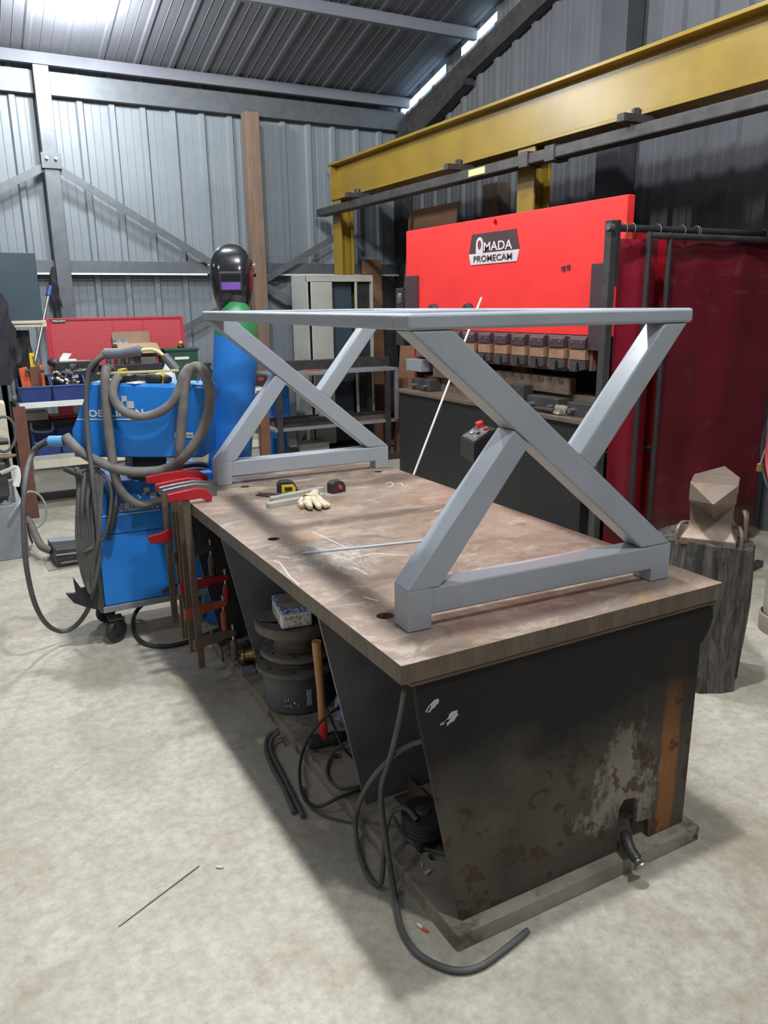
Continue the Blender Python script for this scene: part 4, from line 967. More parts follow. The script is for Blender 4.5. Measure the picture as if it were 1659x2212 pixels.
t = thing('blow_torch_tip', 'small brass torch tip on a thin steel tube hanging beside the red hose', 'torch', tuple(a))
MB().cyl(a, a + Vector((.035, 0, .10)), .005).build('tube', MSTEEL, t); MB().lathe([(.014, -.02), (.017, -.015), (.013, .02), (.008, .025)], a, 16).build('tip', BRASS, t, smooth=True)
MB().cyl(a + Vector((.035, 0, .10)), a + Vector((.10, .05, .28)), .004).build('supply_tube', RUB, t)
for k, (x, y) in enumerate(((2.45, 1.35), (2.6, 1.55))):
    props(MB().beam((x - .5, y - .1, .02 + .0), (x + 1.1, y + .25, .02), .04, .04).build('steel_bar', [DSTEEL, BLK][k]), ['dark steel bar on the floor behind the stump, nearer of two', 'dark steel bar on the floor behind the stump, farther of two'][k], 'steel bar')

# ------------------------------------------------------------------ plywood and boards behind
P = [at(870, 452, 'x', 3.7), at(975, 434, 'x', 3.7), at(978, 640, 'x', 3.7), at(868, 640, 'x', 3.7)]
ya_, yb2 = P[0].y, P[1].y
mb = MB().quadbox([(3.55, yb2, 0), (3.57, yb2, 0), (3.57, ya_, 0), (3.55, ya_, 0), (3.78, yb2, P[1].z), (3.80, yb2, P[1].z), (3.80, ya_, P[1].z), (3.78, ya_, P[1].z)])
props(mb.build('plywood_sheet', PLY, bevel=.002), 'reddish plywood sheet standing behind the top left corner of the red press', 'board')
for k, (x0, x1, zt, y) in enumerate(((785, 826, 560, 7.16), (828, 856, 596, 7.15))):
    a, b = at(x0, zt, 'y', y), at(x1, zt, 'y', y); dz = .10
    props(MB().quadbox([(a.x, y - .09, 0), (b.x, y - .09, 0), (b.x, y - .06, 0), (a.x, y - .06, 0), (a.x, y + .04, a.z), (b.x, y + .04, a.z), (b.x, y + .07, a.z), (a.x, y + .07, a.z)]).build('plank', [PLY, BLK][k], bevel=.002), ['brown plank standing at the right end of the beige cabinet', 'dark plank between the brown plank and the press'][k], 'plank')

# ------------------------------------------------------------------ cabinet at the back
yc = 6.72
xa, xb_ = at(661, 605, 'y', yc).x, at(805, 600, 'y', yc).x
ztc = at(740, 598, 'y', yc).z
t = thing('metal_cabinet', 'tall beige metal cabinet with one door open to a dark inside', 'cabinet', ((xa + xb_) / 2, yc + .2, 0))
mb = MB(); mb.box(xa, xa + .02, yc, yc + .42, .05, ztc).box(xb_ - .02, xb_, yc, yc + .42, .05, ztc).box(xa + .02, xb_ - .02, yc + .40, yc + .42, .05, ztc)
mb.build('body', BEIGE, t); MB().box(xa, xb_, yc, yc + .42, ztc, ztc + .02).build('top', BEIGE, t, bevel=.003); MB().box(xa, xb_, yc - .004, yc + .016, ztc - .05, ztc).build('top_rail', BEIGE, t)
x1, x2 = at(665, 620, 'y', yc).x, at(717, 620, 'y', yc).x
MB().box(x1 + .03, x2, yc - .01, yc + .008, .1, ztc - .055).build('door', BEIGE, t, bevel=.008, label='closed beige door leaf')
x3 = at(769, 620, 'y', yc).x
MB().box(x3 - .012, x3 + .012, yc, yc + .02, .08, ztc - .05).build('stile', BEIGE, t)
MB().box(x2, x3 - .012, yc + .10, yc + .11, .1, ztc - .05).build('inner_panel', PANELB, t, label='dark blue inner panel')
MB().box(x3 + .012, xb_ - .02, yc + .05, yc + .06, .1, ztc - .05).build('inner_panel', BLK, t, label='black inner panel')
MB().box(xa, xb_, yc, yc + .42, 0, .05).build('plinth', DSTEEL, t)

# ------------------------------------------------------------------ rack table at the back
yt = 6.15; zt = at(750, 800, 'y', yt).z
xl, xr = at(592, 815, 'y', yt).x, at(860, 795, 'y', yt).x
t = thing('rack_table', 'grey steel rack table with a lower shelf in front of the beige cabinet', 'table', ((xl + xr) / 2, yt + .25, 0))
MB().box(xl, xr, yt, yt + .5, zt - .03, zt).build('table_top', MGREY, t, bevel=.003)
zs = at(700, 920, 'y', yt).z
MB().box(xl + .0, xr, yt + .03, yt + .5, zs - .03, zs).build('lower_shelf', MGREY, t, bevel=.003)
for x, y in ((xl + .05, yt + .03), (xr - .12, yt + .03), (xl + .05, yt + .46), (xr - .12, yt + .46)):
    MB().box(x - .025, x + .025, y - .025, y + .025, 0, zt - .03).build('leg', DSTEEL, t)
MB().box(xr - .03, xr, yt, yt + .04, zs, zt - .03).build('end_upright', MGREY, t)
props(MB().box(xl + .10, xr + .05, yt + .28, yt + .42, zt, zt + .10).build('steel_channel', DSTEEL, bevel=.004), 'long dark steel channel lying along the top of the rack table', 'steel channel')
p = at(672, 803, 'y', yt + .12)
props(MB().prism(blob((p.x, yt + .12), .11, .03, 14, 2, 0), zt + .0005, zt + .018, 'z').build('red_rag', mat('rag', (.45, .12, .09), (.35, .08, .06), 12, rough=.9)), 'flat orange red rag on the front edge of the rack table', 'rag')
rr = random.Random(5)
for k in range(9):
    x0 = xl + .05 + .9 * rr.random() * (k % 2); L = .5 + .5 * rr.random(); y = yt + .08 + .04 * k
    x1 = min(x0 + L, xr - .04)
    props(MB().box(x0, x1, y, y + .03, zs, zs + .028 + .02 * (k % 3)).build('steel_offcut', [DSTEEL, BRSTEEL, BLK][k % 3]), 'steel bar offcut in the pile on the lower shelf of the rack table', 'offcut', 'bar offcuts on the lower rack shelf')
t = thing('trolley_wheel', 'grey castor wheel under the lower shelf of the rack table', 'castor', (at(630, 930, 'y', 6.45).x, 6.45, 0))
x = at(630, 930, 'y', 6.45).x
MB().lathe([(.02, -.02), (.075, -.02), (.08, 0), (.075, .02), (.02, .02)], (x, 6.45, .08), 24, axis=(.3, 1, 0)).build('wheel', BLK, t, smooth=True)
MB().box(x - .04, x + .04, 6.41, 6.49, .16, zs - .035).build('fork', MGREY, t)
x = at(675, 930, 'y', 6.5).x
props(MB().box(x - .16, x + .2, 6.5, 6.75, 0, .16).build('crate', BEIGE, bevel=.005), 'low pale crate on the floor under the rack table', 'crate')
cable('floor_cable', 'thin black cable looping on the floor under the rack table', [(700, 912, 'z', .25), (702, 930, 'z', .1), (690, 945, 'z', .01), (700, 952, 'z', .01), (740, 952, 'z', .01), (800, 947, 'z', .01), (875, 949, 'z', .01)], .008, RUB)
p = at(563, 1000, 'z', 0)
# blue cabinet behind the rack
a, b = at(612, 850, 'y', 6.9), at(665, 900, 'y', 6.9)
props(MB().box(a.x - .2, b.x - .25, 6.8, 7.1, 0, .80).build('blue_drum', BLUE2, bevel=.02), 'dark blue box behind the left end of the rack table', 'box')

# ------------------------------------------------------------------ gas bottle with helmet
bt = Vector((.50, 2.84, 0)); dB = (bt - CAM).dot(FW)
gt = thing('gas_bottle', 'tall blue gas bottle with green shoulder behind the welder', 'gas bottle', tuple(bt))
c1_ = atd(492, 745, 4.10); c0_ = atd(497, 985, 4.10)
dirv = (c1_ - c0_).normalized(); dirv = Vector((dirv.x, 0, 1)).normalized()
base = Vector((c0_.x, c0_.y, 0)) - Vector((dirv.x, 0, 0)) * c0_.z; R0 = .110
print('bottle base', base, 'c1', c1_)
gt.location = base; RM[gt.name] = Matrix.Translation(base)
zsh = (c1_.z - 0) + .06
MB().lathe([(.10, 0), (R0, .02), (R0, zsh - .005)], base, 40, axis=dirv).build('body', BLUE2, gt, smooth=True)
MB().lathe([(R0, zsh - .005), (R0, zsh + .02), (R0 * .93, zsh + .07), (R0 * .72, zsh + .12), (.045, zsh + .16), (.03, zsh + .17)], base, 40, axis=dirv).build('shoulder', BGREEN, gt, smooth=True, label='green shoulder')
MB().lathe([(.03, zsh + .16), (.04, zsh + .165), (.04, zsh + .19), (.02, zsh + .2)], base, 16, axis=dirv).build('valve_cap', DSTEEL, gt, smooth=True)
# helmet
hcn = atd(502, 604, 4.02); hcn = Vector((hcn.x, hcn.y, hcn.z))
print('helmet', hcn, 'bottle top z', zsh + .29)
fd = Vector((CAM.x - hcn.x, CAM.y - hcn.y, 0)).normalized(); hang = math.atan2(fd.y, fd.x)
hm = thing('welding_helmet', 'glossy black welding helmet with purple lens resting on the gas bottle', 'helmet', (hcn.x, hcn.y, hcn.z - .165), hang - .06)
MH = RM[hm.name]
mb = MB(); rows = []
prof = [(-.175, .062, .085), (-.155, .072, .100), (-.11, .090, .125), (-.06, .102, .135), (0, .110, .137), (.05, .111, .128), (.09, .105, .112), (.128, .088, .085), (.155, .060, .05), (.170, .030, .015), (.174, .002, -.005)]
for z, w, f in prof:
    row = []
    for k in range(21):
        a = math.pi * (k / 20) * 1.25 - math.pi * .625
        # faceted superellipse
        ca, sa = math.cos(a), math.sin(a); e = .62
        xx = f * (abs(ca) ** e) * (1 if ca > 0 else -1) ; yy = w * (abs(sa) ** e) * (1 if sa > 0 else -1)
        row.append(mb.bm.verts.new(MH @ Vector((xx - (.02 if ca < 0 else 0), yy, z + .165))))
    rows.append(row)
for A, B in zip(rows, rows[1:]):
    for k in range(20): mb.bm.faces.new([A[k], A[k + 1], B[k + 1], B[k]])
sh_ = mb.build('shell', GLOSSB, hm, smooth=True); md = sh_.modifiers.new('thick', 'SOLIDIFY'); md.thickness = .004; md.offset = -1
def hbx(x0, x1, y0_, y1_, z0, z1, n, m, par=hm, b=.004, **k):
    mb = MB().box(x0, x1, y0_, y1_, z0, z1); mb.bm.transform(MH); return mb.build(n, m, par, bevel=b, **k)
vf = hbx(.115, .1425, -.058, .058, .105, .198, 'visor_frame', BLK)
hbx(.138, .1445, -.047, .047, .112, .148, 'lens', PURPLE, vf, .002, label='purple lens')
hbx(.138, .1445, -.047, .047, .154, .188, 'lens_guard', GLOSSB, vf, .002)
for s_ in (-1, 1):
    mb = MB().lathe([(.001, 0), (.014, 0), (.014, .012), (.009, .016), (.001, .016)], (0, s_ * .106, .19), 16, axis=(0, s_, 0)); mb.bm.transform(MH); mb.build('knob', BLK, hm, smooth=True)
    mb = MB().cyl((-.02, s_ * .108, .235), (-.02, s_ * .122, .237), .006); mb.bm.transform(MH); mb.build('rivet', CHROME, hm)
mb = MB().tube([(-.02 * 1 + -.02 + .09 * math.cos(q), .09 * math.sin(q), .17) for q in [2 * math.pi * k / 28 for k in range(28)]], .008, 8, closed=True, flat=1); mb.bm.transform(MH); mb.build('head_band', BLK, hm, smooth=True)

# ------------------------------------------------------------------ welder
WO = Vector((-.30, 2.44, .14)); WN = Vector((0, -1, 0)); WD = Vector((1, 0, 0)); WB = -WN
FO = Vector((-.06, 2.36, 1.0)); FD = Vector((.84, -.54, 0)).normalized(); FN = Vector((-FD.y * -1, 0, 0)); FN = Vector((FD.y, -FD.x, 0)); FB = -FN
ZUP = Vector((0, 0, 1))
def wL(px, py, off=0): return atp(px, py, WO, WN, off)
def wF(px, py, off=0): return atp(px, py, FO, FN, off)
def wp(px, py, off=0):
    f = min(max((py - 985) / 55, 0), 1); return wF(px, py, off).lerp(wL(px, py, off), f)
wl = thing('welding_machine', 'blue welding power source on castors with a wire feeder on top', 'welding machine', tuple(Vector((WO.x, WO.y, 0)) + WD * .3 + WB * .2))
def slab(P, depth, name, m, bev=.008, par=wl, back=None, **k):
    return MB().poly(P, (back or WB) * depth).build(name, m, par, bevel=bev, **k)
zb = .135
xl_, xr_ = wL(214.5, 1200).x, .30; z0_, z1_ = wL(214.5, 1314).z, wL(213, 1046).z
P = [Vector((xl_, WO.y, z0_)), Vector((xr_, WO.y, z0_)), Vector((xr_, WO.y, z1_)), Vector((xl_, WO.y, z1_))]
slab(P, .40, 'lower_cabinet', BLUE, .010)
e0, e1 = Vector((xl_ - .01, WO.y - .004, z0_)), Vector((xr_, WO.y - .004, z0_))
slab([e0 + Vector((0, 0, -.032)), e1 + Vector((0, 0, -.032)), e1, e0], .42, 'base_frame', MGREY, .004)
# panel seam and bolts
MB().beam(wL(215, 1157, .001), wL(400, 1136, .001), .002, .003).build('panel_seam', BLK, wl)
MB().beam(wL(216, 1117, .0015), wL(345, 1101, .0015), .002, .004).build('white_line', WHITE, wl, label='thin white line under the lettering')
for q in ((224, 1062), (224, 1300), (225, 1150)):
    p = wL(*q, .002); MB().lathe([(.005, 0), (.006, .002), (.001, .003)], p, 10, axis=WN).build('screw', DSTEEL, wl)
low = text('OERLIKON', wL(242, 1107, .0), wL(342, 1097, .0), ZUP, BADGEW, wl, h=.040, thick=.0018, bold=.03)
def sq(px, py, w, par=wl):
    p = wL(px, py, .0015); MB().poly([p, p + WD * w, p + WD * w + ZUP * w, p + ZUP * w], WN * .001).build('logo_square', BADGEW, par)
for a in ((312, 1064, .024), (325, 1078, .032), (308, 1070, .014), (300, 1077, .011), (297, 1072, .008)): sq(*a)
# feeder
FP = [(160, 988), (440, 989), (437, 836), (194, 829), (154, 930)]
P = [wF(*q, .02) for q in FP]
fd_ = slab(P, .22, 'wire_feeder', BLUE, .010, back=FB)
MB().beam(wF(166, 906, .0215), wF(290, 906, .0215), .002, .005).build('white_line', WHITE, fd_, label='thin white line under the lettering')
fdt = text('OERLIKON', wF(192, 901, .02), wF(311, 899, .02), ZUP, WHITE, fd_, h=.034, thick=.0018, bold=.03)
for a in ((263, 867, .025), (275, 882, .033), (260, 873, .013), (262, 879, .011)): 
    p = wF(a[0], a[1], .0215); w = a[2]; MB().poly([p, p + FD * w, p + FD * w + ZUP * w, p + ZUP * w], FN * .001).build('logo_square', BADGEW, fd_)
p = wF(378, 946, .0215); MB().poly([p, p + FD * .088, p + FD * .088 + ZUP * .025, p + ZUP * .025], FN * .001).build('sticker', WHITE, fd_)
text('AIR LIQUIDE', p + FD * .02 + ZUP * .006, p + FD * .084 + ZUP * .006, ZUP, DSTEEL, fd_, h=.012, thick=.0022)
# top tray lid and neck
zt_ = P[2].z
slab([wF(196, 830, .0) + ZUP * .0, wF(436, 836, .0), wF(436, 834, .0) + ZUP * .004, wF(196, 828, .0) + ZUP * .004], .20, 'top_tray', LBLUE, 0, back=FB)
slab([wF(286, 1040, -.06), wF(360, 1040, -.06), wF(360, 985, -.06), wF(286, 985, -.06)], .18, 'swivel_neck', BLK, .004)
MB().tube(bz([wF(424, 836, -.10), wF(430, 802, -.10), wF(418, 798, -.10)], 4), .004, 6).build('wire_handle', MSTEEL, fd_, smooth=True)
# castors
def castor(c, yaw, label=None):
    R = Matrix.Rotation(yaw, 3, 'Z'); ax = R @ Vector((0, 1, 0))
    o = MB().lathe([(.022, -.018), (.052, -.018), (.060, -.010), (.062, 0), (.060, .010), (.052, .018), (.022, .018)], c, 28, axis=ax).build('wheel', RUB, wl, smooth=True)
    MB().lathe([(.001, -.022), (.022, -.022), (.022, .022), (.001, .022)], c, 16, axis=ax).build('hub', MSTEEL, o, smooth=True)
    for s_ in (-1, 1):
        q = Vector(c) + ax * s_ * .027; f = R @ Vector((1, 0, 0))
        MB().poly([q - f * .016 - ZUP * .015, q + f * .016 - ZUP * .015, q + f * .04 + ZUP * .066, q - f * .03 + ZUP * .066], ax * .003).build('castor_fork', BLK, o)
    MB().box(c[0] - .035, c[0] + .035, c[1] - .035, c[1] + .035, c[2] + .064, c[2] + .072).build('castor_plate', DSTEEL, o)
cA = Vector((-.245, 2.49, .062))
castor(cA, ang := math.atan2(WD.y, WD.x) + .55)
castor(cA + WB * .30 + WD * .0, ang); castor(cA + WD * .5 + WB * .02, ang); castor(cA + WD * .5 + WB * .26, ang)
# hook bracket at the left end with handle
rk = []
MB().beam(wL(137, 1012, .03), wL(176, 1030, .03), .05, .018).build('cable_hook', BLK, wl, bevel=.004)
MB().box(xl_ - .022, xl_ - .001, WO.y - .002, WO.y + .40, z0_ - .03, z1_ + .02).build('front_panel', DSTEEL, wl, bevel=.004)
MB().poly([wL(158, 1248, .0), wL(176, 1272, .0), wL(213, 1262, .0), wL(213, 1318, .0), wL(186, 1312, .0), wL(160, 1303, .0), wL(142, 1283, .0), wL(164, 1282, .0)], WB * .02).build('lower_hook', BLK, wl, bevel=.002)
MB().poly([wL(182, 1095, .0), wL(196, 1090, .0), wL(196, 1165, .0), wL(186, 1165, .0)], WB * .01).build('fibre_strip', CARD, wl, label='brown strip between the cables')
# hoses on the welder
def wh(name, label, L, r, m=SLEEVE, n=7, flat=1.0):
    P = bz([wp(*q) for q in L], n)
    return props(MB().tube(P, r, 12, flat=flat).build(name, m, smooth=True), label, 'hose')
wh('cable_sleeve', 'leather cable sleeve hanging in a U across the blue feeder', [(262, 812, -.06), (252, 818, .02), (244, 845, .06), (252, 872, .07), (275, 892, .08), (305, 900, .08), (340, 892, .08), (370, 872, .075), (388, 840, .06), (396, 812, .05), (408, 795, .0), (412, 805, -.08)], .0205)
wh('cable_sleeve', 'leather cable sleeve hanging straight down the left side of the feeder', [(240, 800, -.08), (232, 796, -.02), (227, 812, .05), (230, 870, .06), (236, 940, .06), (244, 1000, .06), (252, 1040, .06), (272, 1072, .06), (305, 1090, .05), (345, 1082, .05), (366, 1082, .02)], .0215)
wh('cable_sleeve', 'biggest leather sleeve, looping from the blue connector under the feeder and up its right side', [(141, 941, .05), (150, 953, .055), (178, 978, .06), (215, 998, .065), (260, 1015, .07), (310, 1019, .075), (360, 1012, .075), (400, 985, .075), (432, 940, .07), (450, 890, .07), (453, 845, .065), (440, 803, .05), (424, 792, .03), (408, 803, .035), (398, 835, .05), (396, 880, .06), (390, 940, .06), (388, 985, .05), (384, 1020, .0)], .0235)
cable_t = wh('torch_cable', 'dark torch cable running down the left edge of the feeder', [(222, 768, .03), (206, 780, .05), (192, 802, .06), (187, 850, .06), (188, 910, .065), (193, 970, .09), (200, 1030, .09), (206, 1090, .08), (212, 1150, .07), (214, 1200, .06), (208, 1245, .05), (196, 1280, .03), (186, 1240, .02), (184, 1180, .02)], .0115, CABLE)
P_ = []
wh('earth_cable', 'dark cable from the blue connector swinging down to the floor and back to the castors', [(104, 953, .05), (84, 966, .05), (66, 990, .06), (56, 1030, .07), (51, 1090, .08), (52, 1160, .08), (58, 1230, .06), (74, 1300, .0), (98, 1345, -.08), (128, 1363, -.14), (158, 1356, -.14), (185, 1325, -.08), (200, 1285, .0), (206, 1240, .03)], .0120, CABLE)
for k in range(7):
    o_ = [(170 + k * 7, 1010 + (k % 3) * 5, .02), (168 + k * 5 - 4 * (k % 2), 1080, .03 + .01 * (k % 3)), (166 + 6 * k, 1160, .03), (176 + 5 * k, 1230, .02), (192 + 2 * k, 1272, .015), (206 - k, 1235, .03 + .008 * (k % 2)), (214 - 2 * (k % 2), 1160, .05 + .005 * k), (200 + k * 3, 1080, .05), (186 + k * 6, 1018, .03)]
    props(MB().tube(bz([wp(a, b, c + .004 * k) for a, b, c in o_], 6), .0085, 8).build('coiled_cable', CABLE, smooth=True), 'one of the dark cables coiled on the hook at the left end of the welder', 'cable', 'cables coiled on the welder hook')
wh('coiled_cable', 'grey cable arching from the hook over the blue lower cabinet to a plug', [(178, 1018, .03), (205, 1012, .05), (228, 1030, .06), (240, 1062, .06), (238, 1105, .055), (228, 1150, .05), (214, 1172, .05), (190, 1188, .05), (180, 1195, .03)], .0085, CABLE)
t = thing('cable_plug', 'black cable plug hanging on the blue lower cabinet', 'plug', tuple(wp(245, 1115, .05)))
MB().tube([wp(250, 1090, .05), wp(249, 1100, .05), wp(246, 1112, .05), wp(241, 1140, .05), (wp(238, 1147, .05))], None, 14, radii=[.009, .017, .016, .019, .014]).build('plug_body', RUB, t, smooth=True)
cable_w = wh('coiled_cable', 'thin cable from the plug up over the edge of the blue lower cabinet', [(250, 1092, .05), (252, 1050, .05), (244, 1020, .03), (225, 1002, .0), (205, 1000, -.04)], .008, CABLE)
# blue connector
t = thing('hose_connector', 'light blue cable connector with a spring left of the feeder', 'connector', tuple(wp(122, 953, .05)))
MB().tube([wp(105, 953, .05), wp(107, 953, .05), wp(134, 953, .05), wp(138, 953, .05)], None, 18, radii=[.020, .025, .026, .022]).build('sleeve', LBLUE, t, smooth=True)
sp_ = []
for k in range(90):
    f = k / 89; a, b = 104 - 34 * f, 953 + 22 * f ** 1.3; q = wp(a, b, .05); u = 2 * math.pi * 11 * f
    sp_.append(q + FN * .017 * math.cos(u) + ZUP * .017 * math.sin(u))
MB().tube(sp_, .0022, 5).build('spring', MSTEEL, t, smooth=True)
# torch
t = thing('welding_torch', 'grey welding torch with yellow neck lying on top of the feeder', 'torch', tuple(wp(262, 770, -.02)))
MB().tube([wp(224, 768, .0), wp(228, 765, .0), wp(262, 763, -.01), (wp(300, 757, -.02)), wp(305, 758, -.02)], None, 16, radii=[.020, .026, .024, .027, .018]).build('handle', mat('torch_grey', (.16, .165, .19), (.12, .125, .14), 8, rough=.6), t, smooth=True)
MB().beam(wp(291, 768, -.02), wp(297, 784, -.02), .02, .02).build('trigger', BLK, t, bevel=.004)
MB().tube(bz([wp(304, 757, -.02), wp(325, 755, -.03), wp(340, 759, -.03), wp(353, 768, -.03)], 5), .0085, 12).build('neck', LYEL, t, smooth=True)
MB().tube([wp(354, 767, -.03), wp(357, 771, -.03), wp(382, 800, -.03)], None, 16, radii=[.018, .021, .021]).build('nozzle', mat('nozzle_grey', (.12, .12, .12), (.09, .09, .09), 9, rough=.5), t, smooth=True)
sp_ = []
for k in range(110):
    f = k / 109; a = 223 - 27 * f; b = 767 + 36 * f ** 1.4; q = wp(a, b, .03 * f); u = 2 * math.pi * 13 * f
    sp_.append(q + FN * .018 * math.cos(u) + (ZUP * .8 + FD * .6) * .014 * math.sin(u))
MB().tube(sp_, .0022, 5).build('spring', MSTEEL, t, smooth=True)
MB().tube(bz([wp(224, 768, .0), wp(208, 780, .02), wp(196, 803, .03)], 5), .014, 10).build('cable_boot', RUB, t, smooth=True)
props(MB().beam(wp(210, 807, .0), wp(386, 800, .0), .014, .010).build('yellow_rod', LYEL, bevel=.001), 'pale yellow straight rod lying across the top of the feeder', 'rod')
# cordless drill on the feeder
t = thing('cordless_drill', 'yellow and black cordless drill lying on top of the blue feeder', 'drill', tuple(wp(335, 826, -.05)))
MB().tube([wp(318, 820, -.04), wp(322, 820, -.04), wp(348, 819, -.05), wp(352, 820, -.05)], None, 16, radii=[.022, .029, .028, .02]).build('motor_housing', BLK, t, smooth=True)
MB().tube([wp(336, 811, -.04), wp(346, 810, -.05), wp(356, 818, -.05), wp(352, 827, -.05)], None, 12, radii=[.010, .014, .014, .01]).build('yellow_shell', TYEL, t, smooth=True, label='yellow shell')
MB().tube([wp(357, 819, -.05), wp(362, 819, -.05), wp(370, 820, -.05)], None, 16, radii=[.022, .020, .012]).build('chuck', RUB, t, smooth=True)
MB().tube([wp(322, 816, -.05), wp(296, 815, -.06)], None, 12, radii=[.016, .016]).build('grip', RUB, t, smooth=True)
p = wp(275, 822, -.06); MB().obox(p, (.07, .08, .055), Matrix.Rotation(math.atan2(FD.y, FD.x), 3, 'Z')).build('battery', BLK, t, bevel=.006)
p = wp(265, 808, -.05); MB().obox(p, (.022, .07, .05), Matrix.Rotation(math.atan2(FD.y, FD.x), 3, 'Z')).build('battery_latch', TYEL, t, bevel=.004, label='yellow latch')
mb = MB().obox(wp(300, 828, -.03) + ZUP * .004, (.10, .06, .006), Matrix.Rotation(.5, 3, 'Z'))
props(mb.build('folded_paper', PAPER, bevel=.001), 'small folded white paper under the cordless drill', 'paper')
t = thing('spray_bottle', 'small white bottle top standing behind the torch nozzle', 'bottle', tuple(wp(365, 828, -.16)))
MB().lathe([(.035, 0), (.036, .03), (.03, .06), (.014, .09), (.012, .10)], wp(365, 830, -.16), 20).build('bottle', WHITE, t, smooth=True)
# cables on the floor by the welder
cable('floor_cable', 'dark cable arching from under the welder along the floor behind the clamps', [(385, 1262, 'y', 2.45), (350, 1278, 'y', 2.45), (315, 1300, 'z', .10), (292, 1325, 'z', .03), (288, 1355, 'z', .012), (305, 1385, 'z', .012), (345, 1396, 'z', .012), (400, 1388, 'z', .012), (475, 1358, 'z', .012)], .011, RUB)
cable('floor_cable', 'black hose bundle behind the red clamp jaws, upper of two', [(438, 960, 'y', 2.75), (455, 958, 'y', 2.72), (470, 975, 'y', 2.70), (465, 1000, 'y', 2.66), (430, 1003, 'y', 2.66), (400, 1008, 'y', 2.66)], .018, SLEEVE)
cable('floor_cable', 'black hose bundle behind the red clamp jaws, lower of two', [(470, 1020, 'y', 2.6), (440, 1006, 'y', 2.6), (405, 1003, 'y', 2.62), (375, 1015, 'y', 2.62)], .016, RUB)

for k, L in enumerate(([(392, 1008), (430, 1003), (455, 1012), (478, 1030)], [(395, 1020), (430, 1016), (455, 1022), (478, 1040)], [(372, 1028), (405, 1026), (440, 1030), (474, 1048)])):
    cable('black_hose', ['black hose on the blue lower cabinet behind the clamp jaws, upper of three', 'black hose on the blue lower cabinet behind the clamp jaws, middle of three', 'black hose on the blue lower cabinet behind the clamp jaws, lowest of three'][k], [(a, b, 'y', 2.56 - .05 * k) for a, b in L], .017, RUB, 'hose')
# foot pedal box
p0, p1 = at(125, 1229, 'z', 0), at(165, 1222, 'z', 0); dp = Vector((p1.x - p0.x, p1.y - p0.y, 0)).normalized(); dn = Vector((-dp.y, dp.x, 0))
t = thing('foot_pedal', 'dark steel foot pedal box on the floor left of the welder', 'pedal', tuple(p0))
Pp = [p0, p0 + dp * .30, p0 + dp * .30 + ZUP * .11, p0 + ZUP * .13]
MB().poly(Pp, dn * .28).build('box', DSTEEL, t, bevel=.004)
MB().poly([p0 - dn * .012 + ZUP * .09, p0 + dp * .30 - dn * .012 + ZUP * .075, p0 + dp * .30 + dn * .28 + ZUP * .112, p0 + dn * .28 + ZUP * .132], ZUP * .008).build('tread_plate', MGREY, t, bevel=.002)
MB().box(p0.x - .06, p0.x + .3, p0.y - .02, p0.y + .3, 0, .006).build('floor_plate', SLABM, t)
MB().beam(p0 + dp * .02 + ZUP * .04 - dn * .01, p0 + dp * .28 + ZUP * .035 - dn * .01, .012, .012).build('chrome_bar', MSTEEL, t)
cable('pedal_hose', 'grey conduit hose from the grey machine to the foot pedal box', [(40, 1118, 'y', 4.3), (62, 1126, 'y', 4.3), (76, 1155, 'y', 4.2), (90, 1180, 'y', 4.1), (112, 1190, 'y', 4.05)], .026, CABLE, 'hose')
cable('thin_hose', 'thin pale green hose looping beside the rusty post', [(20, 1120, 'y', 4.2), (40, 1090, 'y', 4.2), (60, 1063, 'y', 4.3), (85, 1070, 'y', 4.35), (100, 1098, 'y', 4.35), (95, 1125, 'y', 4.35), (80, 1140, 'y', 4.35)], .008, mat('green_hose', (.30, .36, .30), (.24, .3, .24), 8, rough=.6), 'hose')

# ------------------------------------------------------------------ grey machine at the left edge
yg = 4.25
p1 = at(50, 1088, 'y', yg); pw = at(50, 1205, 'y', yg)
t = thing('grey_machine', 'grey painted machine cabinet cut off by the left picture edge', 'machine', (-.8, yg + .25, 0))
MB().box(-1.25, p1.x, yg, yg + .5, 0, p1.z).build('lower_cabinet', MGREY, t, bevel=.006)
q = at(30, 1040, 'y', yg); MB().box(-1.25, q.x, yg + .08, yg + .45, p1.z, q.z).build('middle_housing', MGREY, t, bevel=.01)
q2 = at(12, 1000, 'y', yg); MB().box(-1.25, q2.x, yg + .0, yg + .2, q.z - .1, q2.z).build('control_head', DSTEEL, t, bevel=.01)
p = at(10, 1080, 'y', yg + .06); MB().lathe([(.001, 0), (.038, 0), (.04, .012), (.02, .014), (.014, .03), (.001, .03)], (p.x, yg + .04, p1.z), 20).build('dial', MGREY, t, smooth=True)
p = at(12, 985, 'y', yg + .1); MB().lathe([(.001, 0), (.065, 0), (.068, .01), (.001, .014)], (p.x, yg + .12, p.z - .01), 24).build('round_plate', WOODP, t, smooth=True)
MB().cyl((p.x, yg + .12, q.z), (p.x, yg + .12, p.z), .02).build('spindle', DSTEEL, t)
MB().tube(bz([at(2, 1022, 'y', yg - .01), at(20, 1015, 'y', yg - .02), at(34, 1010, 'y', yg - .02), at(38, 1030, 'y', yg - .02), at(34, 1050, 'y', yg - .02)], 4), .022, 8, flat=.4).build('white_strap', PAPER, t, smooth=True, label='white cloth strip')
MB().tube([at(-10 + 26 * math.cos(q_) + 18, 938 + 38 * math.sin(q_), 'y', yg + .15) for q_ in [2 * math.pi * k / 26 for k in range(26)]], .010, 8, closed=True).build('hose_loop', CABLE, t, smooth=True)
MB().cyl(at(-20, 956, 'y', yg + .12), at(18, 953, 'y', yg + .12), .022).build('roller', DSTEEL, t, smooth=True)
MB().box(-1.25, at(14, 900, 'y', 4.55).x, 4.55, 4.75, p1.z, at(14, 870, 'y', 4.55).z).build('tall_panel', CREAM, t)

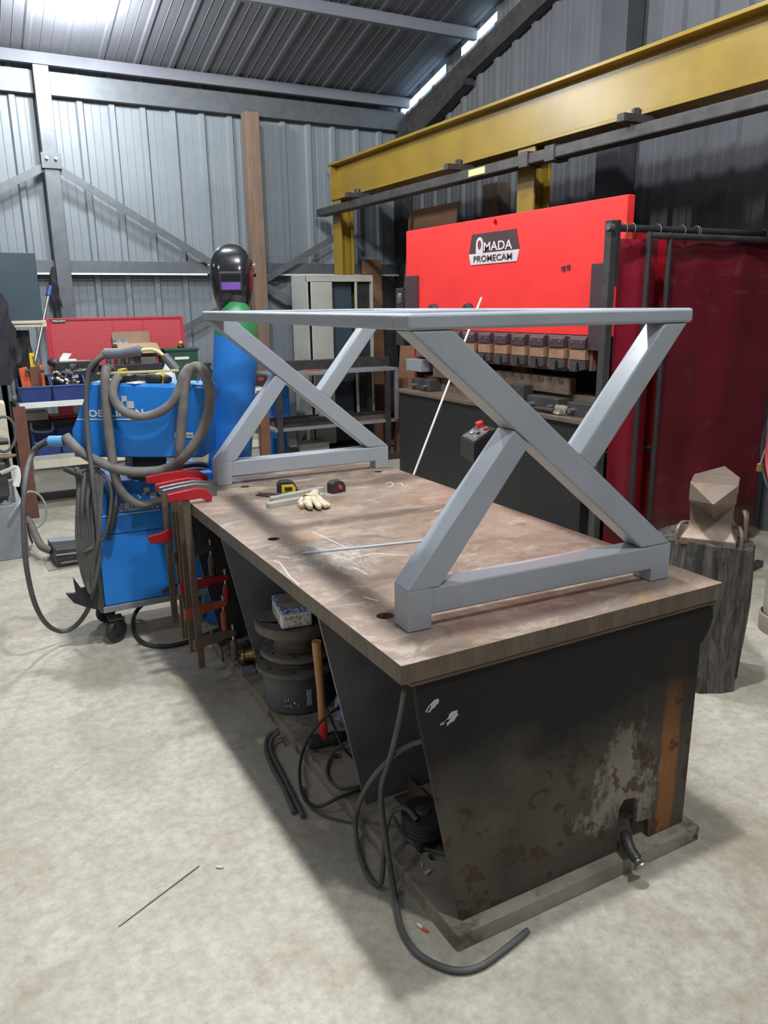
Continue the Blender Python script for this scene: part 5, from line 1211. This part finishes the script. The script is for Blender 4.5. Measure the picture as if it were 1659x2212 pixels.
# ------------------------------------------------------------------ tool bench at the back left
yt = 5.40; zt = at(100, 869, 'y', yt).z; xl = at(38, 869, 'y', yt).x; xr = at(576, 822, 'y', yt).x
t = thing('tool_bench', 'long steel tool bench with pale edge, shelf and rusty posts at the back left', 'bench', ((xl + xr) / 2, yt + .35, 0))
MB().box(xl, xr, yt + .02, yt + .72, zt - .035, zt).build('bench_top', MGREY, t, bevel=.002)
MB().box(xl + .01, xr, yt - .005, yt + .02, zt - .04, zt + .004).build('edge_strip', WHITE, t, bevel=.002)
zs = at(100, 985, 'y', yt + .05).z
MB().box(xl + .06, xr, yt + .05, yt + .7, zs - .03, zs).build('lower_shelf', BEIGE, t, bevel=.002)
MB().box(xl + .06, xr, yt + .05, yt + .07, zs - .10, zs - .03).build('shelf_beam', CREAM, t)
for x in (xl + .0, xr - .06):
    mb = MB(); mb.box(x - .045, x + .045, yt - .06, yt - .052, 0, zt - .02).box(x - .045, x + .045, yt - .012, yt - .004, 0, zt - .02).box(x - .004, x + .004, yt - .052, yt - .012, 0, zt - .02)
    mb.build('rusty_post', RUST, t, label='rusty I section post')
    MB().box(x - .02, x + .02, yt + .6, yt + .64, 0, zt - .035).build('back_leg', DSTEEL, t)
cable('bench_hook', 'short bent rebar hooks on the floor at the foot of the rusty post', [(60, 1128, 'z', .3), (62, 1150, 'z', .15), (70, 1172, 'z', .02)], .008, RUST, 'hook')
props(MB().box(-.9, 3.6, 5.95, 6.02, 0, .06).build('floor_beam', DSTEEL, bevel=.003), 'long low dark steel beam lying on the floor behind the tool bench', 'beam')
# pegboard
yp = 6.12
a, b = at(95, 688, 'y', yp), at(395, 686, 'y', yp)
t = thing('pegboard', 'red perforated tool panel standing on the back of the tool bench', 'tool panel', ((a.x + b.x) / 2, yp, zt))
MB().box(a.x + .04, b.x - .02, yp + .004, yp + .02, zt + .002, a.z - .01).build('perforated_sheet', PERF, t)
MB().box(a.x, a.x + .045, yp - .005, yp + .03, zt + .001, a.z).build('left_stile', FRED, t, bevel=.003); MB().box(b.x - .025, b.x, yp - .005, yp + .03, zt + .001, a.z).build('right_stile', FRED, t, bevel=.003)
MB().box(a.x + .045, b.x - .025, yp - .005, yp + .03, a.z - .022, a.z).build('top_edge', FRED, t, bevel=.003)
for f in (.47, .69): MB().box(a.x + (b.x - a.x) * f - .003, a.x + (b.x - a.x) * f + .003, yp - .001, yp + .004, zt + .002, a.z - .022).build('joint', FRED, t)
l0, l1 = at(112, 696, 'y', yp - .006), at(142, 696, 'y', yp - .006)
pl_ = MB().box(l0.x, l1.x, yp - .008, yp - .005, l0.z - .004, l0.z + .024).build('brand_plate', DSTEEL, t)
text('FACOM', Vector((l0.x + .006, yp - .009, l0.z)), Vector((l1.x - .006, yp - .009, l0.z)), ZUP, WHITE, pl_, h=.018, bold=.03)
# bins
def bin_(x0, x1, y0_, zb_, label, h=.115, d=.34, group=None):
    t = thing('storage_bin', label, 'storage bin', ((x0 + x1) / 2, y0_ + d / 2, zb_), 0, group)
    w = .004; z = zb_ + .001
    mb = MB(); mb.box(x0 + .012, x1 - .012, y0_ + .01, y0_ + d, z, z + .004)
    mb.quadbox([(x0 + .012, y0_ + .012, z), (x1 - .012, y0_ + .012, z), (x1 - .012, y0_ + .016, z), (x0 + .012, y0_ + .016, z), (x0, y0_, z + h * .62), (x1, y0_, z + h * .62), (x1, y0_ + w, z + h * .62), (x0, y0_ + w, z + h * .62)])
    for x, s_ in ((x0, 1), (x1 - w, -1)):
        P = [(y0_, z + h * .62), (y0_ + .012, z), (y0_ + d, z), (y0_ + d, z + h), (y0_ + .09, z + h)]
        mb.prism(P, x + (.0 if s_ > 0 else 0), x + w, 'x')
    mb.box(x0, x1, y0_ + d - w, y0_ + d, z, z + h)
    mb.build('body', BIN, t); MB().box(x0 - .004, x1 + .004, y0_ - .006, y0_ + .006, z + h * .60, z + h * .66).build('rim', mat('bin_rim', (.06, .11, .30), (.05, .09, .26), 6, rough=.45), t, bevel=.002)
    return t
bx0, bx1, bx2 = at(41, 850, 'y', yt + .04).x, at(113, 850, 'y', yt + .04).x, at(186, 850, 'y', yt + .04).x
bin_(bx0, bx1 - .004, yt + .03, zt, 'blue storage bin holding orange tools on the tool bench', h=.19)
bin_(bx1 + .004, bx2, yt + .03, zt, 'blue storage bin heaped with steel fittings on the tool bench', h=.19)
sx0, sx1, sx2 = at(78, 985, 'y', yt + .1).x, at(135, 985, 'y', yt + .1).x, at(196, 985, 'y', yt + .1).x
bin_(sx0, sx1 - .004, yt + .08, zs, 'blue storage bin on the lower shelf, behind the light blue connector', h=.17, d=.3)
bin_(sx1 + .004, sx2, yt + .08, zs, 'blue storage bin on the lower shelf, half behind the welder', h=.17, d=.3)
# steel fittings in the bin
rr = random.Random(21); proto = None; k = 0
for j in range(16):
    x = bx1 + .04 + rr.random() * (bx2 - bx1 - .08); y = yt + .07 + rr.random() * .2; z = zt + .10 + .045 * (j // 5) + rr.random() * .02
    if proto is None:
        proto = props(MB().lathe([(.016, -.03), (.027, -.03), (.027, -.008), (.022, -.004), (.022, .012), (.026, .014), (.026, .03), (.018, .03), (.016, -.03)], (0, 0, 0), 18).build('steel_fitting', mat('fitting_steel', (.20, .19, .18), (.32, .31, .30), 20, rough=.35, metal=.8), smooth=True), 'short grey steel pipe fitting heaped in the blue bin', 'fitting', 'fittings in the blue bin'); o = proto
    else:
        o = proto.copy(); COL.objects.link(o)
    o.location = (x, y, z); o.rotation_euler = (rr.random() * 3, rr.random() * 3, rr.random() * 3)
# orange tools
for k, (L, m, lab) in enumerate((([(40, 797), (58, 792), (75, 862), (55, 866), (48, 840)], ORNG, 'worn orange cast tool head leaning at the left of the first blue bin'), ([(63, 795), (85, 790), (96, 862), (70, 864)], RUST, 'rusty brown tool plate standing in the middle of the first blue bin'), ([(84, 790), (92, 788), (103, 858), (96, 862)], ORNG, 'thin orange tool blade at the right of the first blue bin'))):
    P = [at(a, b, 'y', yt + .12 + .03 * k) for a, b in L]
    props(MB().poly(P, (0, .035, 0)).build('hand_tool', m, bevel=.006), lab, 'tool')
for k, q_ in enumerate(((59, 802), (90, 801))):
    p = at(*q_, 'y', yt + .09); props(MB().lathe([(.001, 0), (.016, 0), (.018, .01), (.008, .014), (.001, .014)], p, 16, axis=(0, -1, 0)).build('tool_bolt', DSTEEL, smooth=True), ['dark round bolt head on the left orange tool', 'dark round bolt head on the right orange tool'][k], 'bolt')
t = thing('pry_tool', 'yellow and black tool handle standing behind the orange tools', 'tool', tuple(at(70, 790, 'y', yt + .2)))
P = [at(a, b, 'y', yt + .2) for a, b in ((62, 763), (73, 762), (77, 792), (66, 794))]
o = MB().poly(P, (0, .03, 0)).build('yellow_body', TYEL, t, bevel=.003)
text('DEWALT', at(68.5, 770, 'y', yt + .195), at(72.5, 789, 'y', yt + .195), (1, 0, .1), BLK, o, h=.022, bold=.02)
P = [at(a, b, 'y', yt + .21) for a, b in ((66, 794), (77, 792), (80, 840), (70, 840))]; MB().poly(P, (0, .02, 0)).build('black_blade', BLK, t)
# toolboxes etc on the bench
def fbox2(name, label, cat, x0, x1, ytop, ybot, y, d, m, bev=.005, zb_=None):
    a, b = at(x0, ytop, 'y', y), at(x1, ytop, 'y', y); z0_ = zt + .001 if zb_ is None else zb_
    t = thing(name, label, cat, ((a.x + b.x) / 2, y + d / 2, z0_))
    MB().box(a.x, b.x, y, y + d, z0_, a.z).build('body', m, t, bevel=bev); return t, a, b
t, a, b = fbox2('tool_case', 'black tool case behind the second blue bin, with white lettering', 'tool case', 118, 214, 783, 0, yt + .42, .2, BLK)
l0, l1 = at(160, 802, 'y', yt + .417), at(189, 801, 'y', yt + .417)
text('FACOM', l0, l1, ZUP, WHITE, t, h=.020, bold=.02)
l0 = at(150, 805, 'y', yt + .418); l1 = at(158, 797, 'y', yt + .418); MB().box(l0.x, l1.x, yt + .416, yt + .42, l0.z, l1.z).build('red_badge', RED, t, label='small red badge')
zt_case = a.z
t, a, b = fbox2('paper_box', 'small open white box on the black tool case', 'box', 128, 166, 778, 0, yt + .45, .10, PAPER, .002, zt_case + .001)
Pq = [at(x, y, 'y', yt + .5) for x, y in ((128, 776), (137, 762), (155, 764), (145, 778))]
props(MB().poly(Pq, (0, .002, .0)).build('paper_sheet', PAPER), 'loose white paper sheet sticking up from the small white box', 'paper')
t, a, b = fbox2('rolled_paper', 'rolled cream paper tube beside the small white box', 'paper roll', 168, 196, 780, 0, yt + .5, .05, CREAM, .015, zt_case + .001)
t = thing('respirator', 'dark rounded face shield lying left of the small white box', 'mask', tuple(at(118, 782, 'y', yt + .5)))
MB().sphere(at(118, 783, 'y', yt + .52), .055, (1.1, 1, .7), 10).build('shell', BLK, t, smooth=True)
t, a, b = fbox2('tool_tray', 'long black tool tray behind the feeder', 'tray', 218, 352, 790, 0, yt + .36, .12, BLK)
for k, (x, m) in enumerate(((235, DSTEEL), (258, MSTEEL), (275, DSTEEL), (322, MSTEEL), (334, MSTEEL))):
    p = at(x, 788, 'y', yt + .45); props(MB().lathe([(.018, 0), (.022, .004), (.022, .04 + .008 * (k % 2)), (.016, .05), (.001, .05)], (p.x, p.y, a.z), 16).build('socket', m, smooth=True), ['dark socket at the left end of the tool tray', 'bright tin left of the middle of the tool tray', 'dark socket in the middle of the tool tray', 'bright socket right of the middle of the tool tray', 'bright socket near the right end of the tool tray'][k], 'socket')
t, a, b = fbox2('cardboard_box', 'open cardboard box in front of the red panel', 'box', 252, 338, 744, 0, yt + .50, .17, CARD, .002)
c0, c1 = at(241, 717, 'y', yt + .66), at(322, 716, 'y', yt + .66); cz_ = at(241, 745, 'y', yt + .66).z
MB().box(c0.x, c1.x, yt + .668, yt + .672, a.z - .02, c0.z).build('raised_flap', CARD, t, label='raised cardboard flap')
MB().poly([Vector((a.x, yt + .5, a.z)), Vector((b.x, yt + .5, a.z)), Vector((b.x + .02, yt + .40, a.z - .03 - .05)), Vector((a.x + .0, yt + .40, a.z - .08))], (0, 0, .003)).build('front_flap', CARD, t)
l0, l1 = at(245, 746, 'y', yt + .65), at(277, 745, 'y', yt + .65)
pl_ = MB().box(l0.x, l1.x, yt + .655, yt + .665, l0.z - .004, l0.z + .055).build('blue_label', mat('label_blue', (.12, .16, .22), (.3, .34, .4), 20, rough=.5), t, label='blue and white label')
text('METOLUX', Vector((l0.x, yt + .653, l0.z)), Vector((l1.x, yt + .653, l0.z)), ZUP, WHITE, pl_, h=.024, bold=.03)
t, a, b = fbox2('tin_case', 'flat silver tin below the cardboard box', 'tin', 304, 338, 772, 0, yt + .40, .09, MSTEEL, .003)
t, a, b = fbox2('green_case', 'dark green machine case with white label at the right end of the tool bench', 'case', 358, 427, 755, 0, yt + .40, .26, GREEN)
l0 = at(378, 777, 'y', yt + .397); l1 = at(408, 770, 'y', yt + .397); MB().box(l0.x, l1.x, yt + .396, yt + .4, l0.z, l1.z).build('white_label', WHITE, t, label='white label')
MB().box(a.x - .01, b.x + .01, yt + .39, yt + .67, a.z - .02, a.z + .004).build('lid', GREEN, t, bevel=.004)
p = at(391, 752, 'y', yt + .5)
t = thing('glue_bottle', 'small dark bottle with a yellow cap on the green case', 'bottle', tuple(Vector((p.x, p.y, a.z + .006))))
MB().lathe([(.03, 0), (.032, .015), (.02, .03), (.02, .038)], (p.x, p.y, a.z + .006), 16).build('bottle', BLK, t, smooth=True); MB().lathe([(.018, .038), (.018, .058), (.001, .060)], (p.x, p.y, a.z + .006), 16).build('cap', TYEL, t, smooth=True)
t = thing('vice', 'small black bench vice standing between the green case and the blue bottle', 'vice', tuple(Vector((at(445, 780, 'y', yt + .3).x, yt + .3, zt))))
p = at(446, 780, 'y', yt + .3)
MB().prism([(p.x - .07, zt + .001), (p.x + .07, zt + .001), (p.x + .06, zt + .05), (p.x + .03, zt + .07), (p.x + .04, zt + .16), (p.x + .02, zt + .19), (p.x + .04, zt + .22), (p.x + .01, zt + .235), (p.x - .02, zt + .22), (p.x - .01, zt + .12), (p.x - .05, zt + .06)], yt + .26, yt + .34, 'y').build('body', BLK, t, bevel=.004)
# lower shelf: tool cases
t, a, b = fbox2('grey_case', 'grey plastic tool case on the lower shelf of the tool bench', 'tool case', 45, 170, 912, 0, yt + .41, .28, DSTEEL, .01, zs + .001)
m_ = MB().tube(bz([at(68, 914, 'y', yt + .40), at(72, 932, 'y', yt + .38), at(110, 932, 'y', yt + .38), at(114, 914, 'y', yt + .40)], 4), .012, 8).build('handle', MGREY, t, smooth=True)
zc_ = a.z
t, a, b = fbox2('red_case', 'red plastic case lying on the grey case on the lower shelf', 'case', 108, 172, 900, 0, yt + .42, .22, FRED, .008, zc_ + .001)
t, a, b = fbox2('crate', 'open cream crate on the lower shelf beside the rusty post', 'crate', 48, 104, 893, 0, yt + .42, .25, CREAM, .006, zc_ + .001)
t, a, b = fbox2('red_box', 'small red box standing under the pale bench edge', 'box', 128, 158, 872, 0, yt + .3, .15, FRED, .004, at(130, 899, 'y', yt + .3).z + .002)
t = thing('black_box', 'black box with red lettering under the right end of the tool bench', 'box', tuple(at(567, 822, 'y', yt + .3)))
a, b = at(548, 812, 'y', yt + .2), at(577, 812, 'y', yt + .2)
MB().box(a.x, b.x, yt + .2, yt + .45, a.z - .16, a.z).build('body', BLK, t, bevel=.003); text('LDA', at(557, 822, 'y', yt + .198), at(570, 822, 'y', yt + .198), ZUP, PINK, t, h=.032, bold=.03)
# slate panel and white shelf, hung clothes
ys = 5.55
a, b = at(-60, 546, 'y', ys), at(75, 546, 'y', ys); zl = at(70, 692, 'y', ys).z
t = thing('wall_cupboard', 'slate grey cupboard panel standing on a white shelf at the left edge', 'cupboard', ((a.x + b.x) / 2, ys, zl))
MB().box(a.x, b.x, ys, ys + .22, zl, b.z).build('body', PANELB, t, bevel=.004)
t = thing('white_shelf', 'white shelf board under the slate grey cupboard', 'shelf', ((a.x + b.x) / 2, ys, zl - .05))
zz = at(60, 707, 'y', ys - .04).z
MB().box(a.x, b.x + .02, ys - .04, ys + .3, zz, zl - .001).build('board', CREAM, t, bevel=.004)
MB().box(a.x, b.x - .01, ys - .045, ys - .04, (zz + zl) / 2 - .003, (zz + zl) / 2 + .003).build('groove', BRSTEEL, t)
for x in (a.x + .1, b.x - .33): MB().box(x - .02, x + .02, ys + .22, ys + .26, 0, zz).build('shelf_post', DSTEEL, t)
def drape(name, L, y, d, m, label, cat, amp=.02, seed=1):
    P = [at(a, b, 'y', y) for a, b in L]; mb = MB()
    mb.poly(P, (0, d, 0)); bmesh.ops.triangulate(mb.bm, faces=mb.bm.faces)
    bmesh.ops.subdivide_edges(mb.bm, edges=mb.bm.edges, cuts=5, use_grid_fill=True); rr = random.Random(seed)
    for v in mb.bm.verts: v.co += Vector((.4 * amp * math.sin(v.co.z * 31), amp * (math.sin(v.co.x * 55 + v.co.z * 13) + .5 * math.sin(v.co.z * 41 + v.co.x * 20)), 0))
    return props(mb.build(name, m, smooth=True), label, cat)
drape('work_jacket', [(-60, 628), (2, 630), (14, 650), (20, 680), (34, 712), (36, 760), (34, 815), (20, 832), (-60, 835)], 5.35, .14, CLOTH, 'dark work jacket hanging at the left picture edge', 'jacket', .014)
drape('tool_bag', [(33, 714), (62, 714), (66, 740), (72, 765), (80, 800), (60, 845), (36, 850), (34, 780)], 5.62, .12, BLK, 'black cloth tool bag hanging under the white shelf', 'bag', .008)
p0_, p1_ = at(108, 622, 'y', 6.9), at(78, 770, 'y', 6.6)
t = thing('pole', 'grey metal pole leaning against the wall behind the white shelf', 'pole', tuple(p1_))
dd = (p1_ - p0_); MB().cyl(p0_, p0_ + dd * (p0_.z / -dd.z), .016).build('shaft', MSTEEL, t, smooth=True)
MB().cyl(p0_ - dd * .02, p0_ + dd * .12, .026).build('blue_grip', BIN, t, smooth=True, label='blue grip')
drape('dust_sheet', [(112, 576), (122, 578), (130, 640), (132, 690), (138, 700), (124, 690), (118, 660), (112, 640), (108, 610)], 7.2, .06, CLOTH, 'crumpled black plastic sheet hanging beside the wall column', 'sheet', .02)
